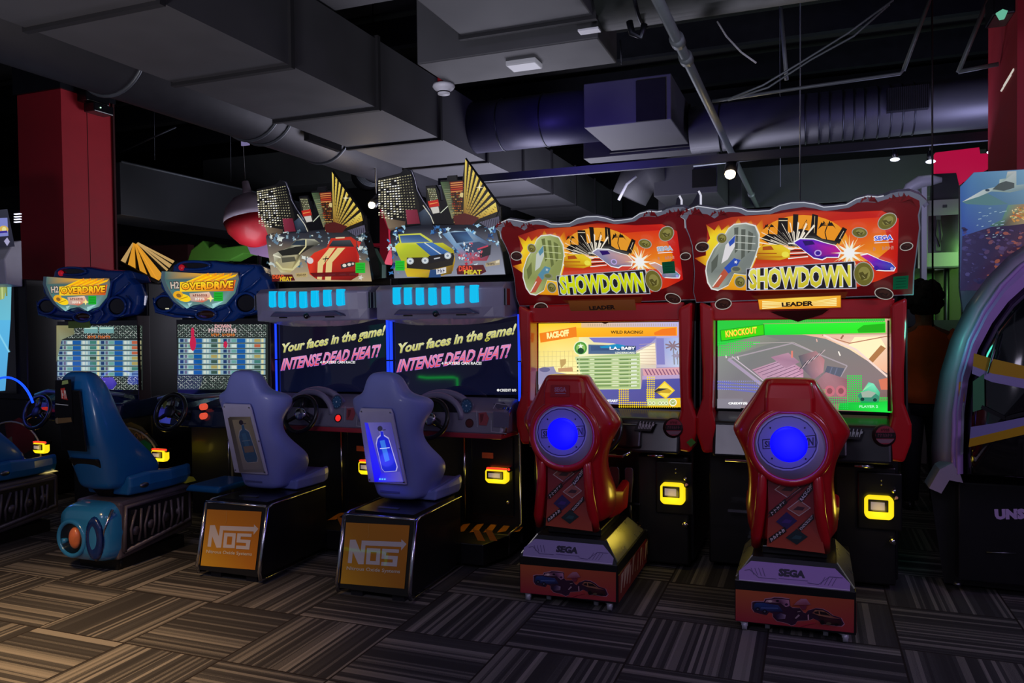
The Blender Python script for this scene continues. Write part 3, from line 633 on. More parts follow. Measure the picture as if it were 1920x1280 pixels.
FR4 = (430, 290, 3.4909)
def skyline_topper(t, sil, sh, P0, NV):
    o1 = [(968, 200), (975, 155), (1120, 120), (1150, 88), (1185, 105), (1215, 190), (1262, 290), (1290, 320), (1285, 205), (1350, 200), (1372, 240), (1380, 300), (1400, 300), (1380, 170), (1425, 165), (1425, 140), (1485, 135), (1490, 165), (1525, 165), (1545, 22), (1775, 340), (1780, 460), (1700, 500), (1060, 500), (985, 330)]
    tp = MB(mat('topper_board', '#17171c', .35, coat=.3)).slab(sil(o1), -NV, .02).build('skyline_topper', t)
    a = Art(P0, NV, fr=FR4, shift=sh); rnd = random.Random(3)
    a.mode(None)
    a.poly([(1000, 350), (1060, 370), (1160, 400), (1150, 460), (1060, 500), (1040, 480)], ['#c9b98a', '#a08a66', '#7a6450', '#8a7258', '#6a5a50', '#c9b48a'])
    a.mode(.95)
    # left tower: windows
    a.poly([(970, 200), (978, 160), (1120, 128), (1205, 190), (1245, 330), (1240, 450), (1050, 420), (990, 340)], '#15130f')
    for j in range(17):
        for i in range(13):
            u, v = i/12, j/16
            x = 976+u*(250-40*(1-v))*.98; y = 170+v*235-38*u*(1-v)+v*u*30
            if y > 415: continue
            if i < 8 and rnd.random() < .9: a.poly([(x, y), (x+12, y-2), (x+13, y+5), (x+1, y+7)], rnd.choice(['#f4eed4', '#e0d8b4', '#ffffff', '#a8a080']), False)
            elif i >= 8: a.poly([(x, y), (x+rnd.randint(5, 11), y-2), (x+9, y+3), (x+1, y+5)], rnd.choice(['#b9b48c', '#d8d4b0', '#6e6a50', '#949070']), False)
    a.L += 1
    a.mode(None); a.poly([(1155, 360), (1230, 358), (1250, 450), (1165, 455)], ['#d0506a', '#b03a50', '#a83048', '#c84a5c'])
    a.mode(.6); a.poly([(1240, 380), (1290, 345), (1330, 400), (1330, 460), (1255, 460)], ['#2b3a52', '#54657c', '#20283a', '#121826', '#1c2334'])
    a.poly([(1290, 215), (1345, 208), (1372, 300), (1385, 360), (1320, 400), (1300, 300)], '#2a2820')
    for j in range(9):
        for i in range(5): a.poly([(1298+i*11+j*3, 222+j*12), (1305+i*11+j*3, 220+j*12), (1306+i*11+j*3, 227+j*12), (1299+i*11+j*3, 229+j*12)], rnd.choice(['#e4e0b8', '#a9a878', '#c9d0a0']), False)
    a.L += 1; a.mode(.8); a.poly([(1300, 305), (1368, 292), (1376, 335), (1312, 345)], '#c8281c').line([(1312, 322), (1365, 312)], 6, '#f09a50')
    a.poly([(1318, 345), (1370, 338), (1378, 378), (1335, 385)], '#d8d4cc')
    a.line([(1270, 330), (1320, 400), (1340, 450)], 5, '#e8e4d0').line([(1460, 310), (1385, 380)], 5, '#e0e8d0')
    # centre building
    a.mode(.6); a.poly([(1385, 178), (1440, 175), (1470, 300), (1480, 400), (1460, 420)], ['#5c7a50', '#3c4c34', '#7a7a50', '#5a5640', '#9a9a70'])
    for j in range(16): a.line([(1392+j*4.2, 190+j*13), (1440+j*2, 186+j*13)], 3, rnd.choice(['#9aa888', '#c9c28a', '#4c5a40']), False)
    a.poly([(1440, 175), (1535, 168), (1545, 300), (1540, 460), (1500, 450), (1470, 330)], '#3c2410')
    for j in range(18):
        y = 182+j*15
        for i in range(8):
            x = 1446+i*12+j*1.5
            if x < 1545-j*.2 and rnd.random() < .75: a.poly([(x, y), (x+9, y-1), (x+9, y+6), (x+1, y+7)], rnd.choice(['#c96a1c', '#e8a040', '#8a3c14', '#e0c070', '#a82818']), False)
    a.L += 1; a.poly([(1448, 178), (1532, 170), (1532, 240), (1452, 248)], '#8a1a10')
    for j in range(5): a.line([(1452, 186+j*14), (1530, 179+j*14)], 6, rnd.choice(['#f08038', '#ffb060', '#e05028']), False)
    a.L += 1; a.ell(1525, 262, 14, 16, '#ffe8a0')
    # golden fan tower
    a.poly([(1548, 28), (1772, 342), (1740, 430), (1560, 450), (1530, 330)], '#1c1508')
    a.mode(.85)
    for i in range(9):
        u0, u1 = i/9, (i+.52)/9
        def e(u): return (1548+u*(1772-1548), 28+u*(345-28)) if u < .9 else (1772-(u-.9)*300, 342+(u-.9)*600)
        b = (1535+i*2, 400+i*6)
        p, q = e(u0), e(u1); a.poly([p, q, (b[0]+8, b[1]), (b[0], b[1])], ['#f3e06a', '#e0b83c', '#8a5a1c', '#7a4a14'], False)
    a.L += 1
    for j in range(14):
        for i in range(9):
            u = (i+.3)/9; y = 60+u*300+j*(24-u*10); x = 1560+u*190-j*(4+u*6)
            if y < 430 and x > 1550: a.line([(x, y), (x+12, y+9)], 3, '#2a1c08', False)
    a.L += 1; a.star(1642, 212, 26, 5, 4, '#fff6c8')
    a.mode(.7); a.poly([(1545, 380), (1640, 410), (1600, 455), (1480, 455), (1470, 400)], '#5a1a14')
    a.mode(None); a.poly([(1640, 440), (1770, 400), (1775, 450), (1700, 480)], '#8e8ca0')
    for i in range(8): a.line([(1650+i*15, 480), (1665+i*14, 420)], 3, '#2c2a36', False)
    a.L += 1
    a.build('skyline_print', tp)
    tb = MB(STL).tube([P_ for P_ in sil([(1170, 95), (1195, 105), (1215, 160), (1230, 230), (1262, 290), (1300, 345), (1330, 400)])], .007, 6); tb.build('edge_tube', tp)

def splash(a, pts, rnd, cols, n, s0, s1):
    for _ in range(n):
        x, y = rnd.choice(pts); x += rnd.uniform(-40, 40); y += rnd.uniform(-35, 35); r = rnd.uniform(s0, s1)*.8; k = rnd.randint(7, 11); q = rnd.uniform(0, 3); e = rnd.uniform(.35, .8)
        P = [(r*(1 if i % 2 else rnd.uniform(.35, .7))*math.cos(i*2*PI/k), e*r*(1 if i % 2 else rnd.uniform(.35, .7))*math.sin(i*2*PI/k)) for i in range(k)]
        a.poly([(x+u*math.cos(q)-v*math.sin(q), y+u*math.sin(q)+v*math.cos(q)) for u, v in P], rnd.choice(cols)); a.L -= .9
    a.L += 1

dh2, mq2, sil2, sh2, P2, N2 = dh_cabinet(0, 'racing cabinet with skyline topper whose marquee shows a yellow muscle car')
skyline_topper(dh2, sil2, sh2, P2, N2)
dh1, mq1, sil1, sh1, P1, N1 = dh_cabinet(1, 'racing cabinet with skyline topper whose marquee shows a red sports car')
skyline_topper(dh1, sil1, sh1, P1, N1)
# marquee picture, right machine
a = Art(P2, N2, fr=FR4); a.mode(.8); rnd = random.Random(5)
a.poly([(1080, 808), (1056, 530), (1060, 496), (1125, 476), (1240, 462), (1480, 460), (1640, 456), (1742, 476), (1786, 640), (1806, 782)], ['#8a90a0', '#0c1018', '#0b0e16', '#0a1020', '#101828', '#0c1424', '#0c1424', '#0a1020', '#182030', '#a0a4b8'])
splash(a, [(1120, 500), (1080, 560), (1085, 640), (1400, 490), (1600, 480), (1700, 500), (1730, 560), (1350, 500), (1100, 740), (1500, 640)], rnd, ['#2a5a9a', '#5aa0d8', '#a8d8f0', '#18386a', '#d0ecf8', '#3a78b8'], 90, 8, 34)
a.poly([(1085, 600), (1110, 575), (1180, 580), (1400, 575), (1470, 620), (1480, 690), (1465, 760), (1400, 790), (1200, 798), (1165, 760), (1110, 660)], ['#d8e030', '#e8e838', '#c8d82c', '#d0d030', '#b0a820', '#c89c1c', '#a87c14', '#c8981c', '#e0c020', '#d0c028', '#b8c82c'])
a.poly([(1108, 520), (1255, 512), (1330, 560), (1340, 590), (1120, 582)], '#d8dc50').poly([(1118, 528), (1248, 522), (1318, 568), (1130, 576)], ['#3a5a90', '#2a4a80', '#4a70a0', '#6a90b8'])
a.poly([(1225, 578), (1330, 572), (1475, 655), (1470, 700), (1330, 668)], ['#3c6cb0', '#4a80c8', '#3464a0', '#24487c', '#2e5a98']).line([(1280, 574), (1420, 672)], 7, '#d8e4f0')
a.poly([(1165, 672), (1330, 668), (1470, 640), (1475, 665), (1465, 720), (1320, 752), (1165, 740)], '#26221c')
for x, y in ((1188, 694), (1286, 690), (1434, 658)): a.ell(x, y, 24, 22, '#b8c0c4').ell(x, y, 18, 16, '#e8f0f4').ell(x, y, 9, 8, '#8a98a8')
a.poly([(1310, 660), (1412, 645), (1415, 690), (1310, 710)], '#1a1a1e').line([(1345, 678), (1385, 670)], 8, '#c8ccd4')
a.poly([(1150, 742), (1320, 752), (1470, 720), (1460, 775), (1300, 800), (1170, 795)], ['#e0c020', '#c89c1c', '#8a6814', '#6a5010', '#b08818', '#e8c828']).poly([(1320, 750), (1390, 742), (1390, 798), (1310, 800)], '#2a4c80')
a.poly([(1360, 745), (1425, 732), (1425, 770), (1362, 780)], '#e8e8ec').ticks('200', 1368, 742, 1418, 770, '#5a5a70')
a.poly([(1400, 515), (1480, 495), (1580, 500), (1700, 570), (1715, 640), (1690, 690), (1560, 690), (1480, 600)], ['#5a88b8', '#a8c8e0', '#6a98c8', '#4a5c80', '#2a3048', '#a03040', '#b83848', '#7aa0c8'])
a.poly([(1450, 505), (1560, 500), (1605, 560), (1495, 575)], ['#1a2c50', '#2a4878', '#4a78a8', '#182440']).poly([(1510, 585), (1640, 565), (1700, 590), (1690, 625), (1560, 640)], '#3a4a6a').poly([(1640, 615), (1720, 585), (1715, 650), (1650, 672)], '#24242c').line([(1630, 615), (1700, 592)], 10, '#d0405a')
splash(a, [(1540, 640), (1580, 680), (1620, 650), (1560, 600)], rnd, ['#d8e4f0', '#c03048', '#e06070', '#5a90c0', '#f0f4f8'], 40, 8, 24)
a.poly([(1495, 745), (1510, 720), (1670, 715), (1690, 760), (1650, 780), (1500, 778)], '#5a1418').tbox('DEAD', 1510, 722, 1600, 758, '#f05030', bold=.04).tbox('HEAT', 1545, 748, 1660, 778, '#e8d830', bold=.04)
a.poly([(1685, 705), (1778, 680), (1778, 715), (1685, 728)], '#b8a888').ticks('ARCADE', 1692, 700, 1745, 718, '#4a3c2c').poly([(1752, 690), (1776, 684), (1776, 700), (1752, 704)], '#e8dcc0')
a.mode(1.0); a.rect(1097, 688, 1158, 752, '#1cb428').rect(1104, 700, 1150, 704, '#128a1c').rect(1104, 716, 1150, 720, '#128a1c').rect(1104, 732, 1150, 736, '#128a1c')
a.build('marquee_picture', mq2)
# marquee picture, left machine
a = Art(P1, N1, fr=FR4); a.mode(.8)
o_ = [(282, 828), (240, 540), (245, 525), (330, 500), (420, 505), (600, 490), (760, 480), (860, 490), (905, 640), (932, 828)]
a.poly(o_, ['#c8b898', '#3a3844', '#2c2a34', '#181c24', '#14161c', '#14161c', '#181c22', '#202830', '#484c50', '#c0a880'])
splash(a, [(300, 560), (350, 540), (420, 520), (560, 560), (620, 540), (860, 520), (880, 600), (880, 660), (290, 700), (480, 700)], rnd, ['#8aa8b8', '#d0dcd8', '#4a6878', '#e8f0e8', '#6a88a0'], 80, 8, 32)
a.poly([(290, 650), (400, 600), (430, 560), (480, 548), (560, 552), (600, 580), (470, 640), (460, 720), (400, 770), (340, 770), (300, 720)], ['#d8d8c0', '#6a6a58', '#3a3a34', '#a8a898', '#c8c8b0', '#4a4a40', '#2a2820', '#e8e0b0', '#c8b878', '#e0d8a8', '#a8a080'])
a.poly([(410, 590), (440, 562), (500, 555), (505, 590)], '#2c3a48').poly([(320, 630), (440, 600), (560, 590), (470, 650), (350, 660)], '#24241e').poly([(345, 672), (430, 665), (440, 695), (350, 705)], '#5a5848').line([(290, 655), (340, 672)], 10, '#f0ecd0').line([(310, 700), (350, 745), (420, 750), (465, 690)], 12, '#e0d8a0').line([(505, 552), (505, 600), (460, 650)], 8, '#e8e0a8')
a.poly([(510, 690), (560, 640), (640, 605), (830, 600), (855, 660), (850, 790), (800, 820), (580, 815), (530, 780)], ['#d82818', '#e83820', '#f04028', '#c01c14', '#e03020', '#8a140c', '#701008', '#a81c10', '#e83c1c'])
a.poly([(640, 605), (670, 545), (800, 535), (835, 560), (838, 600)], '#c8301c').poly([(655, 598), (682, 560), (795, 555), (822, 600)], ['#20242c', '#3a4450', '#4a5054', '#1c2024']).line([(700, 543), (760, 540)], 8, '#f0d8b0').poly([(838, 560), (868, 570), (850, 610)], '#d83828')
a.poly([(660, 608), (700, 606), (620, 720), (610, 815), (580, 812), (585, 700)], '#f4d890').poly([(715, 606), (765, 606), (680, 700), (670, 820), (632, 818), (640, 700)], '#f4d890')
a.line([(617, 680), (658, 676)], 6, '#30201c').line([(640, 662), (632, 700)], 5, '#30201c')
a.ell(535, 690, 22, 20, '#e8e0e0', rot=.6).poly([(735, 715), (800, 695), (832, 700), (822, 725), (740, 745)], '#3a3034').ell(760, 722, 13, 11, '#f0e8d8').ell(792, 715, 12, 10, '#f0e8d8').ell(816, 710, 8, 8, '#d8c8b8')
a.poly([(535, 770), (840, 760), (838, 790), (560, 796)], '#6a0c08').poly([(285, 782), (420, 780), (440, 820), (288, 826)], '#5a1410').tbox('DEAD', 292, 782, 368, 808, '#f05a28', bold=.04).tbox('HEAT', 340, 795, 420, 824, '#ecc830', bold=.04)
a.poly([(442, 772), (520, 765), (522, 795), (445, 800)], '#c8b078').ticks('ARCADE', 450, 774, 512, 792, '#5a4420').star(868, 800, 20, 8, 5, '#e8e4dc')
a.mode(1.0); a.rect(835, 702, 898, 770, '#1cb428').rect(842, 714, 890, 718, '#128a1c').rect(842, 730, 890, 734, '#128a1c').rect(842, 746, 890, 750, '#128a1c')
a.build('marquee_picture', mq1)

# ------------------------------------------------------------------ their seats
SEATG = mat('periwinkle_plastic', '#7882cc', .45, coat=.12, vary=.06)
PLATE = mat('plate_plastic', '#b0aed0', .45)
ORG = '#c97a12'
def nos_seat(k, label):
    xc = -2.375-1.045*k; sh = (-1.045*k, 0, 0)
    t = thing('arcade_racing_chair', (xc, 4.3, 0), label, 'arcade chair', 'periwinkle arcade racing chairs')
    f = .04*(k)                                    # left one stands a touch wider
    b = MB(BLK); b.prism([(3.885, .05), (4.595, .05), (4.595, .47), (3.965, .47)], 'x', xc-.232-f*.2, xc+.232+f*.2); base = b.build('seat_base', t)
    for s in (-1, 1):
        MB(CHR).tube([(xc+s*.24, 4.59, .473), (xc+s*.24, 4.02, .473), (xc+s*.24, 3.97, .46), (xc+s*.242, 3.88, .08), (xc+s*.242, 3.89, .035), (xc+s*.24, 3.95, .025), (xc+s*.24, 4.59, .03)], [.007, .007, .013, .013, .012, .006, .005], 8).build('chrome_edge', base)
    MB(CHR).tube([(xc-.235, 3.962, .472), (xc+.235, 3.962, .472)], .008, 8).build('chrome_edge', base)
    MB(mat('dark_skid', '#26262c', .5)).box(xc-.18, xc-.10, 3.93, 4.58, 0, .05).box(xc+.10, xc+.18, 3.93, 4.58, 0, .05).build('skid', base)
    a = Art((0, 3.882, .05), (0, -1, .19048), fr=(600, 680, 2.7825), shift=sh)
    a.poly([(137, 832), (468, 848), (440, 1178), (107, 1150)], ['#c98418', '#cf7f10', '#c47a10', '#d2a01c'])
    IV = '#d8d0d4'
    a.poly([(157, 922), (186, 922), (212, 985), (218, 930), (240, 930), (228, 1050), (200, 1050), (172, 985), (166, 1045), (145, 1043)], IV)
    a.poly([(218, 926), (425, 934), (425, 920), (452, 945), (424, 978), (424, 960), (245, 952), (218, 946)], IV)
    a.poly([(246, 965), (316, 969), (312, 1054), (240, 1050)], IV).poly([(266, 986), (296, 988), (292, 1034), (262, 1032)], '#c67c14')
    a.poly([(326, 969), (414, 973), (412, 991), (348, 988), (346, 1004), (408, 1008), (402, 1062), (320, 1057), (322, 1038), (380, 1041), (381, 1025), (322, 1021)], IV)
    a.text('Nitrous Oxide Systems', [(142, 1060), (420, 1078), (418, 1103), (139, 1084)], '#e4dcc8', bold=.015)
    a.line([(255, 840), (258, 900), (250, 912)], 2, '#d8a050')
    a.build('front_panel', base)
    MB(BLK2).box(xc-.2, xc+.2, 4.02, 4.58, .47, .485).build('seat_rail', base)
    MB(STL).box(xc-.09, xc+.05, 4.1, 4.13, .486, .49).build('rail_slot', base)
    secs = [(.49, 4.255, .125, .165, .26), (.55, 4.245, .135, .18, .28), (.62, 4.23, .135, .22, .30), (.70, 4.215, .135, .265, .27), (.76, 4.20, .135, .255, .23), (.84, 4.175, .13, .215, .16),
            (.92, 4.155, .13, .19, .13), (1.0, 4.13, .135, .215, .14), (1.06, 4.115, .135, .262, .18), (1.12, 4.10, .13, .278, .20), (1.155, 4.095, .12, .25, .17), (1.175, 4.095, .115, .16, .13), (1.22, 4.09, .105, .135, .12), (1.28, 4.09, .085, .11, .11), (1.315, 4.105, .05, .06, .06)]
    s = seat_shell(secs, xc-.055, SEATG, t, 'backrest')
    c = MB(SEATG); c.loft([[Vector((xc+x*w, y, z)) for x, z in ((-1, z0), (1, z0), (1.06, z0+.06), (1.02, z1), (.8, z1-.015), (-.8, z1-.015), (-1.02, z1), (-1.06, z0+.06))] for y, w, z0, z1 in ((4.36, .17, .49, .565), (4.5, .19, .49, .58), (4.64, .20, .49, .60), (4.70, .19, .50, .60))], smooth=False)
    c.build('seat_cushion', t, bev=.015, seg=3)
    # rear plate
    def yb(z):
        for (z0, y0, *_), (z1, y1, *_) in zip(secs, secs[1:]):
            if z0 <= z <= z1: return y0+(y1-y0)*(z-z0)/(z1-z0)
    z0, z1 = .615, 1.095; y0, y1 = yb(z0)-.004, yb(z1)-.004; sl = (y1-y0)/(z1-z0); xm = xc-.087
    nv = Vector((0, -1, sl)).normalized()
    pts = [(xm-.135, y0, z0), (xm+.135, y0, z0), (xm+.135, y0+sl*.03, z0+.03), (xm+.118, y1, z1-.03), (xm+.105, y1, z1), (xm-.105, y1, z1), (xm-.118, y1, z1-.03), (xm-.135, y0+sl*.03, z0+.03)]
    pl = MB(PLATE).slab(pts, nv, .014).build('rear_plate', s, bev=.005)
    for x, z in ((-.12, z0+.02), (.12, z0+.02), (-.1, z1-.02), (.1, z1-.02), (-.125, .85), (.125, .85)):
        p = Vector((xm+x, y0+sl*(z-z0), z))+nv*.014; MB(STL).cyl(p, p+nv*.004, .006, n=8).build('screw', pl)
    a = Art((xm, y0, z0), nv, fr=(600, 680, 2.7825), shift=(-1.045*k, 0, 0)); a.L = 36
    lit = 1.0 if k == 0 else None
    a.mode(lit)
    if k == 0:
        a.poly([(240, 305), (378, 305), (443, 615), (292, 615)], ['#5c58a0', '#403c84', '#3c38a0', '#1008f0'])
        a.poly([(240, 305), (258, 308), (335, 600), (292, 612)], ['#3030d0', '#2018e8', '#1810ff', '#1408ff'])
        a.poly([(325, 570), (425, 560), (440, 612), (310, 612)], ['#2820f0', '#5850b0', '#6058a8', '#2030ff'])
        B1, B2, O = '#1020c8', '#3070e0', '#a8a4e0'
    else:
        a.poly([(240, 305), (378, 305), (443, 615), (292, 615)], ['#4a4640', '#8a8070', '#8a8690', '#6a6670']); a.poly([(268, 322), (370, 318), (428, 600), (318, 600)], ['#9a8f78', '#8a7f68', '#8c8890', '#84808c'])
        B1, B2, O = '#2c5a86', '#386c98', '#a8a8b4'
    bt = [(304, 420), (310, 390), (325, 375), (322, 350), (338, 350), (342, 375), (365, 390), (374, 420), (408, 535), (402, 556), (345, 560), (332, 545)]
    a.poly([((x-350)*1.1+350, (y-470)*1.05+468) for x, y in bt], O).poly(bt, B1).poly([(320, 400), (345, 395), (372, 500), (348, 510)], B2)
    a.ell(322, 336, 13, 14, '#20203a').line([(330, 345), (352, 342)], 5, '#2a2a4a').line([(322, 440), (372, 435)], 4, '#c8d8ff' if k == 0 else '#7a90a8')
    if k: a.poly([(326, 470), (386, 465), (392, 500), (336, 505)], '#7a6a6a')
    else:
        for i, x in enumerate((322, 335, 348)): a.ell(x, 598, 5, 4, '#60c8ff')
    a.build('bottle_window', pl)
    MB(mat('seat_emboss', '#4a4f88', .5)).box(xm-.07, xm+.07, yb(.55)-.004, yb(.55)+.01, .548, .56).build('embossed_name', s)
    if k == 0: lamp('bottle_window_glow', 'POINT', (xm-.02, y0-.12, .72), (xm, y0, .7), .6, (.1, .1, 1), .05)
    return t
nos_seat(0, 'periwinkle racing seat with a glowing blue bottle window on its back')
nos_seat(1, 'periwinkle racing seat with an unlit bottle window, on an orange fronted base')

# ================================================================== twin red demolition-derby cabinets
REDP = mat('glossy_red_plastic', '#c4101c', .3, coat=.6, vary=.05)
SS = 1.195
FR3 = (1260, 340, 3.7646); FRS1 = (940, 580, 4.266); FRS2 = (1300, 580, 4.266)
def greenish(c):
    mp = {'#f59a1a': '#f0a028', '#4a1cb0': '#8a86ac', '#5a20c8': '#9a96b8', '#7a1cb8': '#b09a9c', '#3c1c9c': '#7c7a9c', '#c81c8c': '#e0a08c', '#2c50b8': '#5a90a8', '#a8b0a4': '#b4c080', '#7c8480': '#909a58', '#c8ccc4': '#c8d09c', '#5a6058': '#6a7440', '#e8e4e8': '#c8d0c8', '#d0c018': '#c8d400', '#f0ec60': '#e8f010', '#f0f0fa': '#c8d4d8', '#3048d0': '#90a4c4'}
    return mp.get(c, c)
def sd_cabinet(k, label):
    dX = -SS*k; xc = -.07+dX; sh = (dX, 0, 0); V = Vector(sh); remap = greenish if k else None
    t = thing('demolition_arcade_cabinet', (xc, 5.4, 0), label, 'arcade machine', 'red marquee racing cabinets')
    MB(BLK).box(xc-.55, xc+.55, 5.12, 5.95, .04, .78).build('lower_body', t, bev=.01)
    MB(BLK).box(xc-.555, xc+.555, 5.13, 5.75, .78, 2.0).build('monitor_housing', t, bev=.01)
    # card column
    MB(BLK).box(xc+.20, xc+.53, 5.03, 5.14, .03, .73).build('card_column', t, bev=.012)
    dp = PY(1262, 905, 5.03)+Vector((SS, 0, 0)) if k == 0 else PY(1262, 905, 5.03)
    door = MB(BLK2); cx = dp.x+.005
    door.box(cx-.115, cx+.125, 5.012, 5.032, .36, .70); dr = door.build('card_door', t, bev=.012)
    card_reader(t, (cx, 5.012, .50), .155, .135, False, 'card reader with a glowing yellow surround')
    for z in (.655, .63): MB(STL).cyl((cx+.015, 5.008, z), (cx+.015, 5.014, z), .006, n=8).build('door_screw', dr)
    MB(CHR).cyl((cx+.075, 4.995, .30), (cx+.075, 5.03, .30), .018).build('door_lock', t)
    MB(CHR).sphere((cx+.08, 4.99, .60), .014, 10, 8).build('key_switch', t)
    # footwell, pedals
    fw = MB(mat('steel_floor_plate', '#8c8f98', .3, 1)); fw.box(xc-.31, xc+.262, 4.985, 5.12, .03, .24); fw.prism([(4.98, .20), (5.12, .20), (5.12, .34)], 'x', xc-.1, xc+.18); fw.build('footwell', t, bev=.006)
    for px_, w in ((1152, .07), (1180, .055)):
        c = PY(px_, 905, 5.0); c.x += 0 if k else SS
        MB(STL).loft([[Vector((c.x+u*w*.5*s, 4.99+o, z)) for u, o in ((-1, 0), (1, 0), (1, .015), (-1, .015))] for z, s in ((.42, .55), (.50, .7), (.57, 1), (.635, 1), (.65, .7))], smooth=False).build('pedal', t, bev=.004)
        MB(STL).tube([(c.x, 5.02, .43), (c.x, 5.06, .25)], .008, 8).build('pedal_arm', t)
    MB(CHR).box(xc-.42, xc+.22, 5.0, 5.02, .405, .418).build('chrome_bar', t)
    # dash
    ds = MB(BLK2); ds.prism([(4.86, .77), (5.13, .77), (5.13, 1.03), (5.04, 1.03), (4.92, .98)], 'x', xc-.50, xc+.50); dash = ds.build('dashboard', t, bev=.02, seg=3)
    MB(CHR).tube([(xc-.42, 4.855, .755), (xc+.14, 4.855, .745), (xc+.19, 4.86, .775)], .012, 8).build('chrome_bar', dash)
    MB(CHR).tube([(xc+.30, 4.88, .755), (xc+.40, 4.88, .755)], .010, 8).build('chrome_bar', dash)
    g = Vector((xc+.16, 4.84, .90))
    MB(BLK2).prism([(g.y-.02, g.z-.09), (5.0, g.z-.09), (5.0, g.z+.05), (g.y+.03, g.z+.05)], 'x', g.x-.10, g.x+.10).build('button_pod', dash, bev=.012)
    a = Art((0, g.y-.012, g.z), (0, -1, .7), fr=(1100, 700, 4.925), shift=(0 if k else SS, 0, 0))
    a.poly([(430, 525), (590, 535), (640, 450), (480, 440)], '#24242a').qticks('Daily', [(490, 440), (640, 450), (610, 515), (470, 510)], '#a0a4ac', bold=.03); a.build('button_label', dash)
    c = PY(1262, 802, 4.90); c.x += 0 if k else SS
    MB(mat('plaque_base', '#2a1418', .5)).cyl(c+Vector((0, .06, 0)), c+Vector((0, -.012, 0)), .062, n=30).build('round_plaque', dash)
    a = Art((0, c.y-.0125, c.z), (0, -1, 0), fr=(1100, 700, 4.925), shift=(0 if k else SS, 0, 0))
    x, y = 804, 497
    a.ell(x, y, 76, 78, '#a03848').poly([(x-74, y-22), (x+74, y-22), (x+74, y+28), (x-74, y+28)], '#1c1418').poly([(x-70, y+34), (x+70, y+34), (x+38, y+66), (x-38, y+66)], '#8a6a78').ticks('DRIVER', x-58, y-14, x+58, y+16, '#6a3a48').ticks('FIGHT', x-34, y-58, x+34, y-30, '#5a1824')
    a.build('plaque_print', dash)
    wx = PY(1166, 790, 4.72).x-.165+(0 if k else SS); steering_wheel(t, (wx, 4.72, .93), .155, .35, .018, BLK2)
    # screen
    so = MB(SCR).box(xc-.492, xc+.485, 5.06, 5.13, 1.035, 1.605).build('screen', t)
    if k == 0:
        a = Art((0, 5.0597, 1.3), (0, -1, 0), fr=FRS2, scr=True); a.mode(1.1)
        a.poly([(195, 85), (1580, 65), (1582, 822), (195, 782)], ['#3ab83a', '#d8a890', '#9a6a60', '#8a8088'])
        a.poly([(195, 300), (600, 200), (1240, 210), (1580, 540), (1582, 740), (195, 782)], ['#8a9088', '#7a7e78', '#7c7c7c', '#8a7878', '#7c5c58', '#7c7480'])
        a.poly([(870, 200), (1580, 200), (1580, 530), (1250, 320), (1060, 235)], ['#e8b090', '#f0d0b8', '#f4b090', '#f8e0b8', '#e8b8a0'])
        a.poly([(1290, 220), (1490, 215), (1540, 300), (1420, 420), (1240, 290)], '#fff0c0').poly([(1500, 285), (1540, 310), (1430, 430), (1390, 410)], '#b07848').line([(1030, 205), (1250, 270), (1570, 210)], 8, '#b8785c').line([(1200, 205), (1180, 235)], 14, '#a06850').line([(1040, 205), (1300, 320), (1580, 560)], 16, '#f4d8cc').line([(1160, 335), (1175, 370)], 10, '#fff4e8')
        a.poly([(195, 230), (540, 200), (700, 245), (440, 330), (195, 380)], ['#46a046', '#8a8c80', '#808078', '#888c80', '#80a078'])
        a.line([(280, 395), (790, 270), (1230, 450), (1150, 580)], 10, '#a89ca4').line([(280, 395), (560, 610)], 26, '#a898b0').line([(310, 375), (560, 570)], 8, '#c8b8c4').line([(480, 270), (800, 262), (990, 350)], 5, '#b4a8a8')
        a.poly([(470, 480), (740, 390), (880, 480), (880, 560), (560, 560)], ['#b88ca0', '#c09cb4', '#b8809c', '#d09ab4', '#b890a8'])
        for i in range(7): a.line([(480+i*36, 492+i*16), (750+i*22, 398+i*18)], 5, '#7a5c74', False)
        a.L += 1; a.poly([(620, 380), (760, 345), (850, 420), (740, 470)], ['#a87c94', '#b88ca0', '#a07890', '#b088a0'])
        a.poly([(840, 370), (980, 330), (1050, 400), (1040, 500), (960, 560), (880, 480)], ['#5c5c64', '#a87c80', '#b87c80', '#c08890', '#8c6c7c', '#646470'])
        for i in range(8): a.line([(850+i*22, 480-i*16), (900+i*22, 420-i*14)], 6, ['#46464e', '#c8b0b4'][i % 2], False)
        a.L += 1; a.poly([(1070, 450), (1210, 470), (1150, 590), (1030, 560)], '#5c6070').line([(1110, 460), (1080, 540)], 8, '#70748c').line([(1150, 465), (1120, 550)], 8, '#70748c')
        a.poly([(960, 600), (1060, 500), (1240, 560), (1240, 720), (1040, 700)], ['#8c6c74', '#a87c84', '#8c6068', '#a06870', '#9c6c74'])
        for i, x in enumerate((1090, 1180)): a.ell(x, 650, 42, 44, '#c4707c').ell(x, 650, 22, 24, '#8c5058')
        a.line([(790, 330), (790, 385)], 14, '#e08070').line([(985, 235), (990, 258)], 8, '#e8b8a8').line([(355, 375), (365, 400)], 8, '#e8e0dc').line([(262, 365), (266, 388)], 8, '#e8e0dc').poly([(1480, 560), (1582, 540), (1582, 640), (1500, 640)], '#d8785c')
        for j in range(3): a.line([(195, 575+j*25), (520, 610+j*25)], 12, '#6a6cb8', False)
        a.L += 1; a.dots(200, 572, 20, 4, 17, 22, 5, '#8c90e0')
        a.poly([(195, 88), (560, 82), (1530, 70), (1530, 95), (560, 110), (560, 200), (195, 290)], '#28c83c')
        a.poly([(570, 118), (1535, 98), (1535, 185), (570, 205)], ['#20e838', '#34f030', '#30e818', '#18d838'])
        a.poly([(1310, 160), (1360, 125), (1530, 112), (1530, 180), (1320, 185)], '#20b010').dots(700, 84, 46, 2, 18, 14, 5, '#7a9a60')
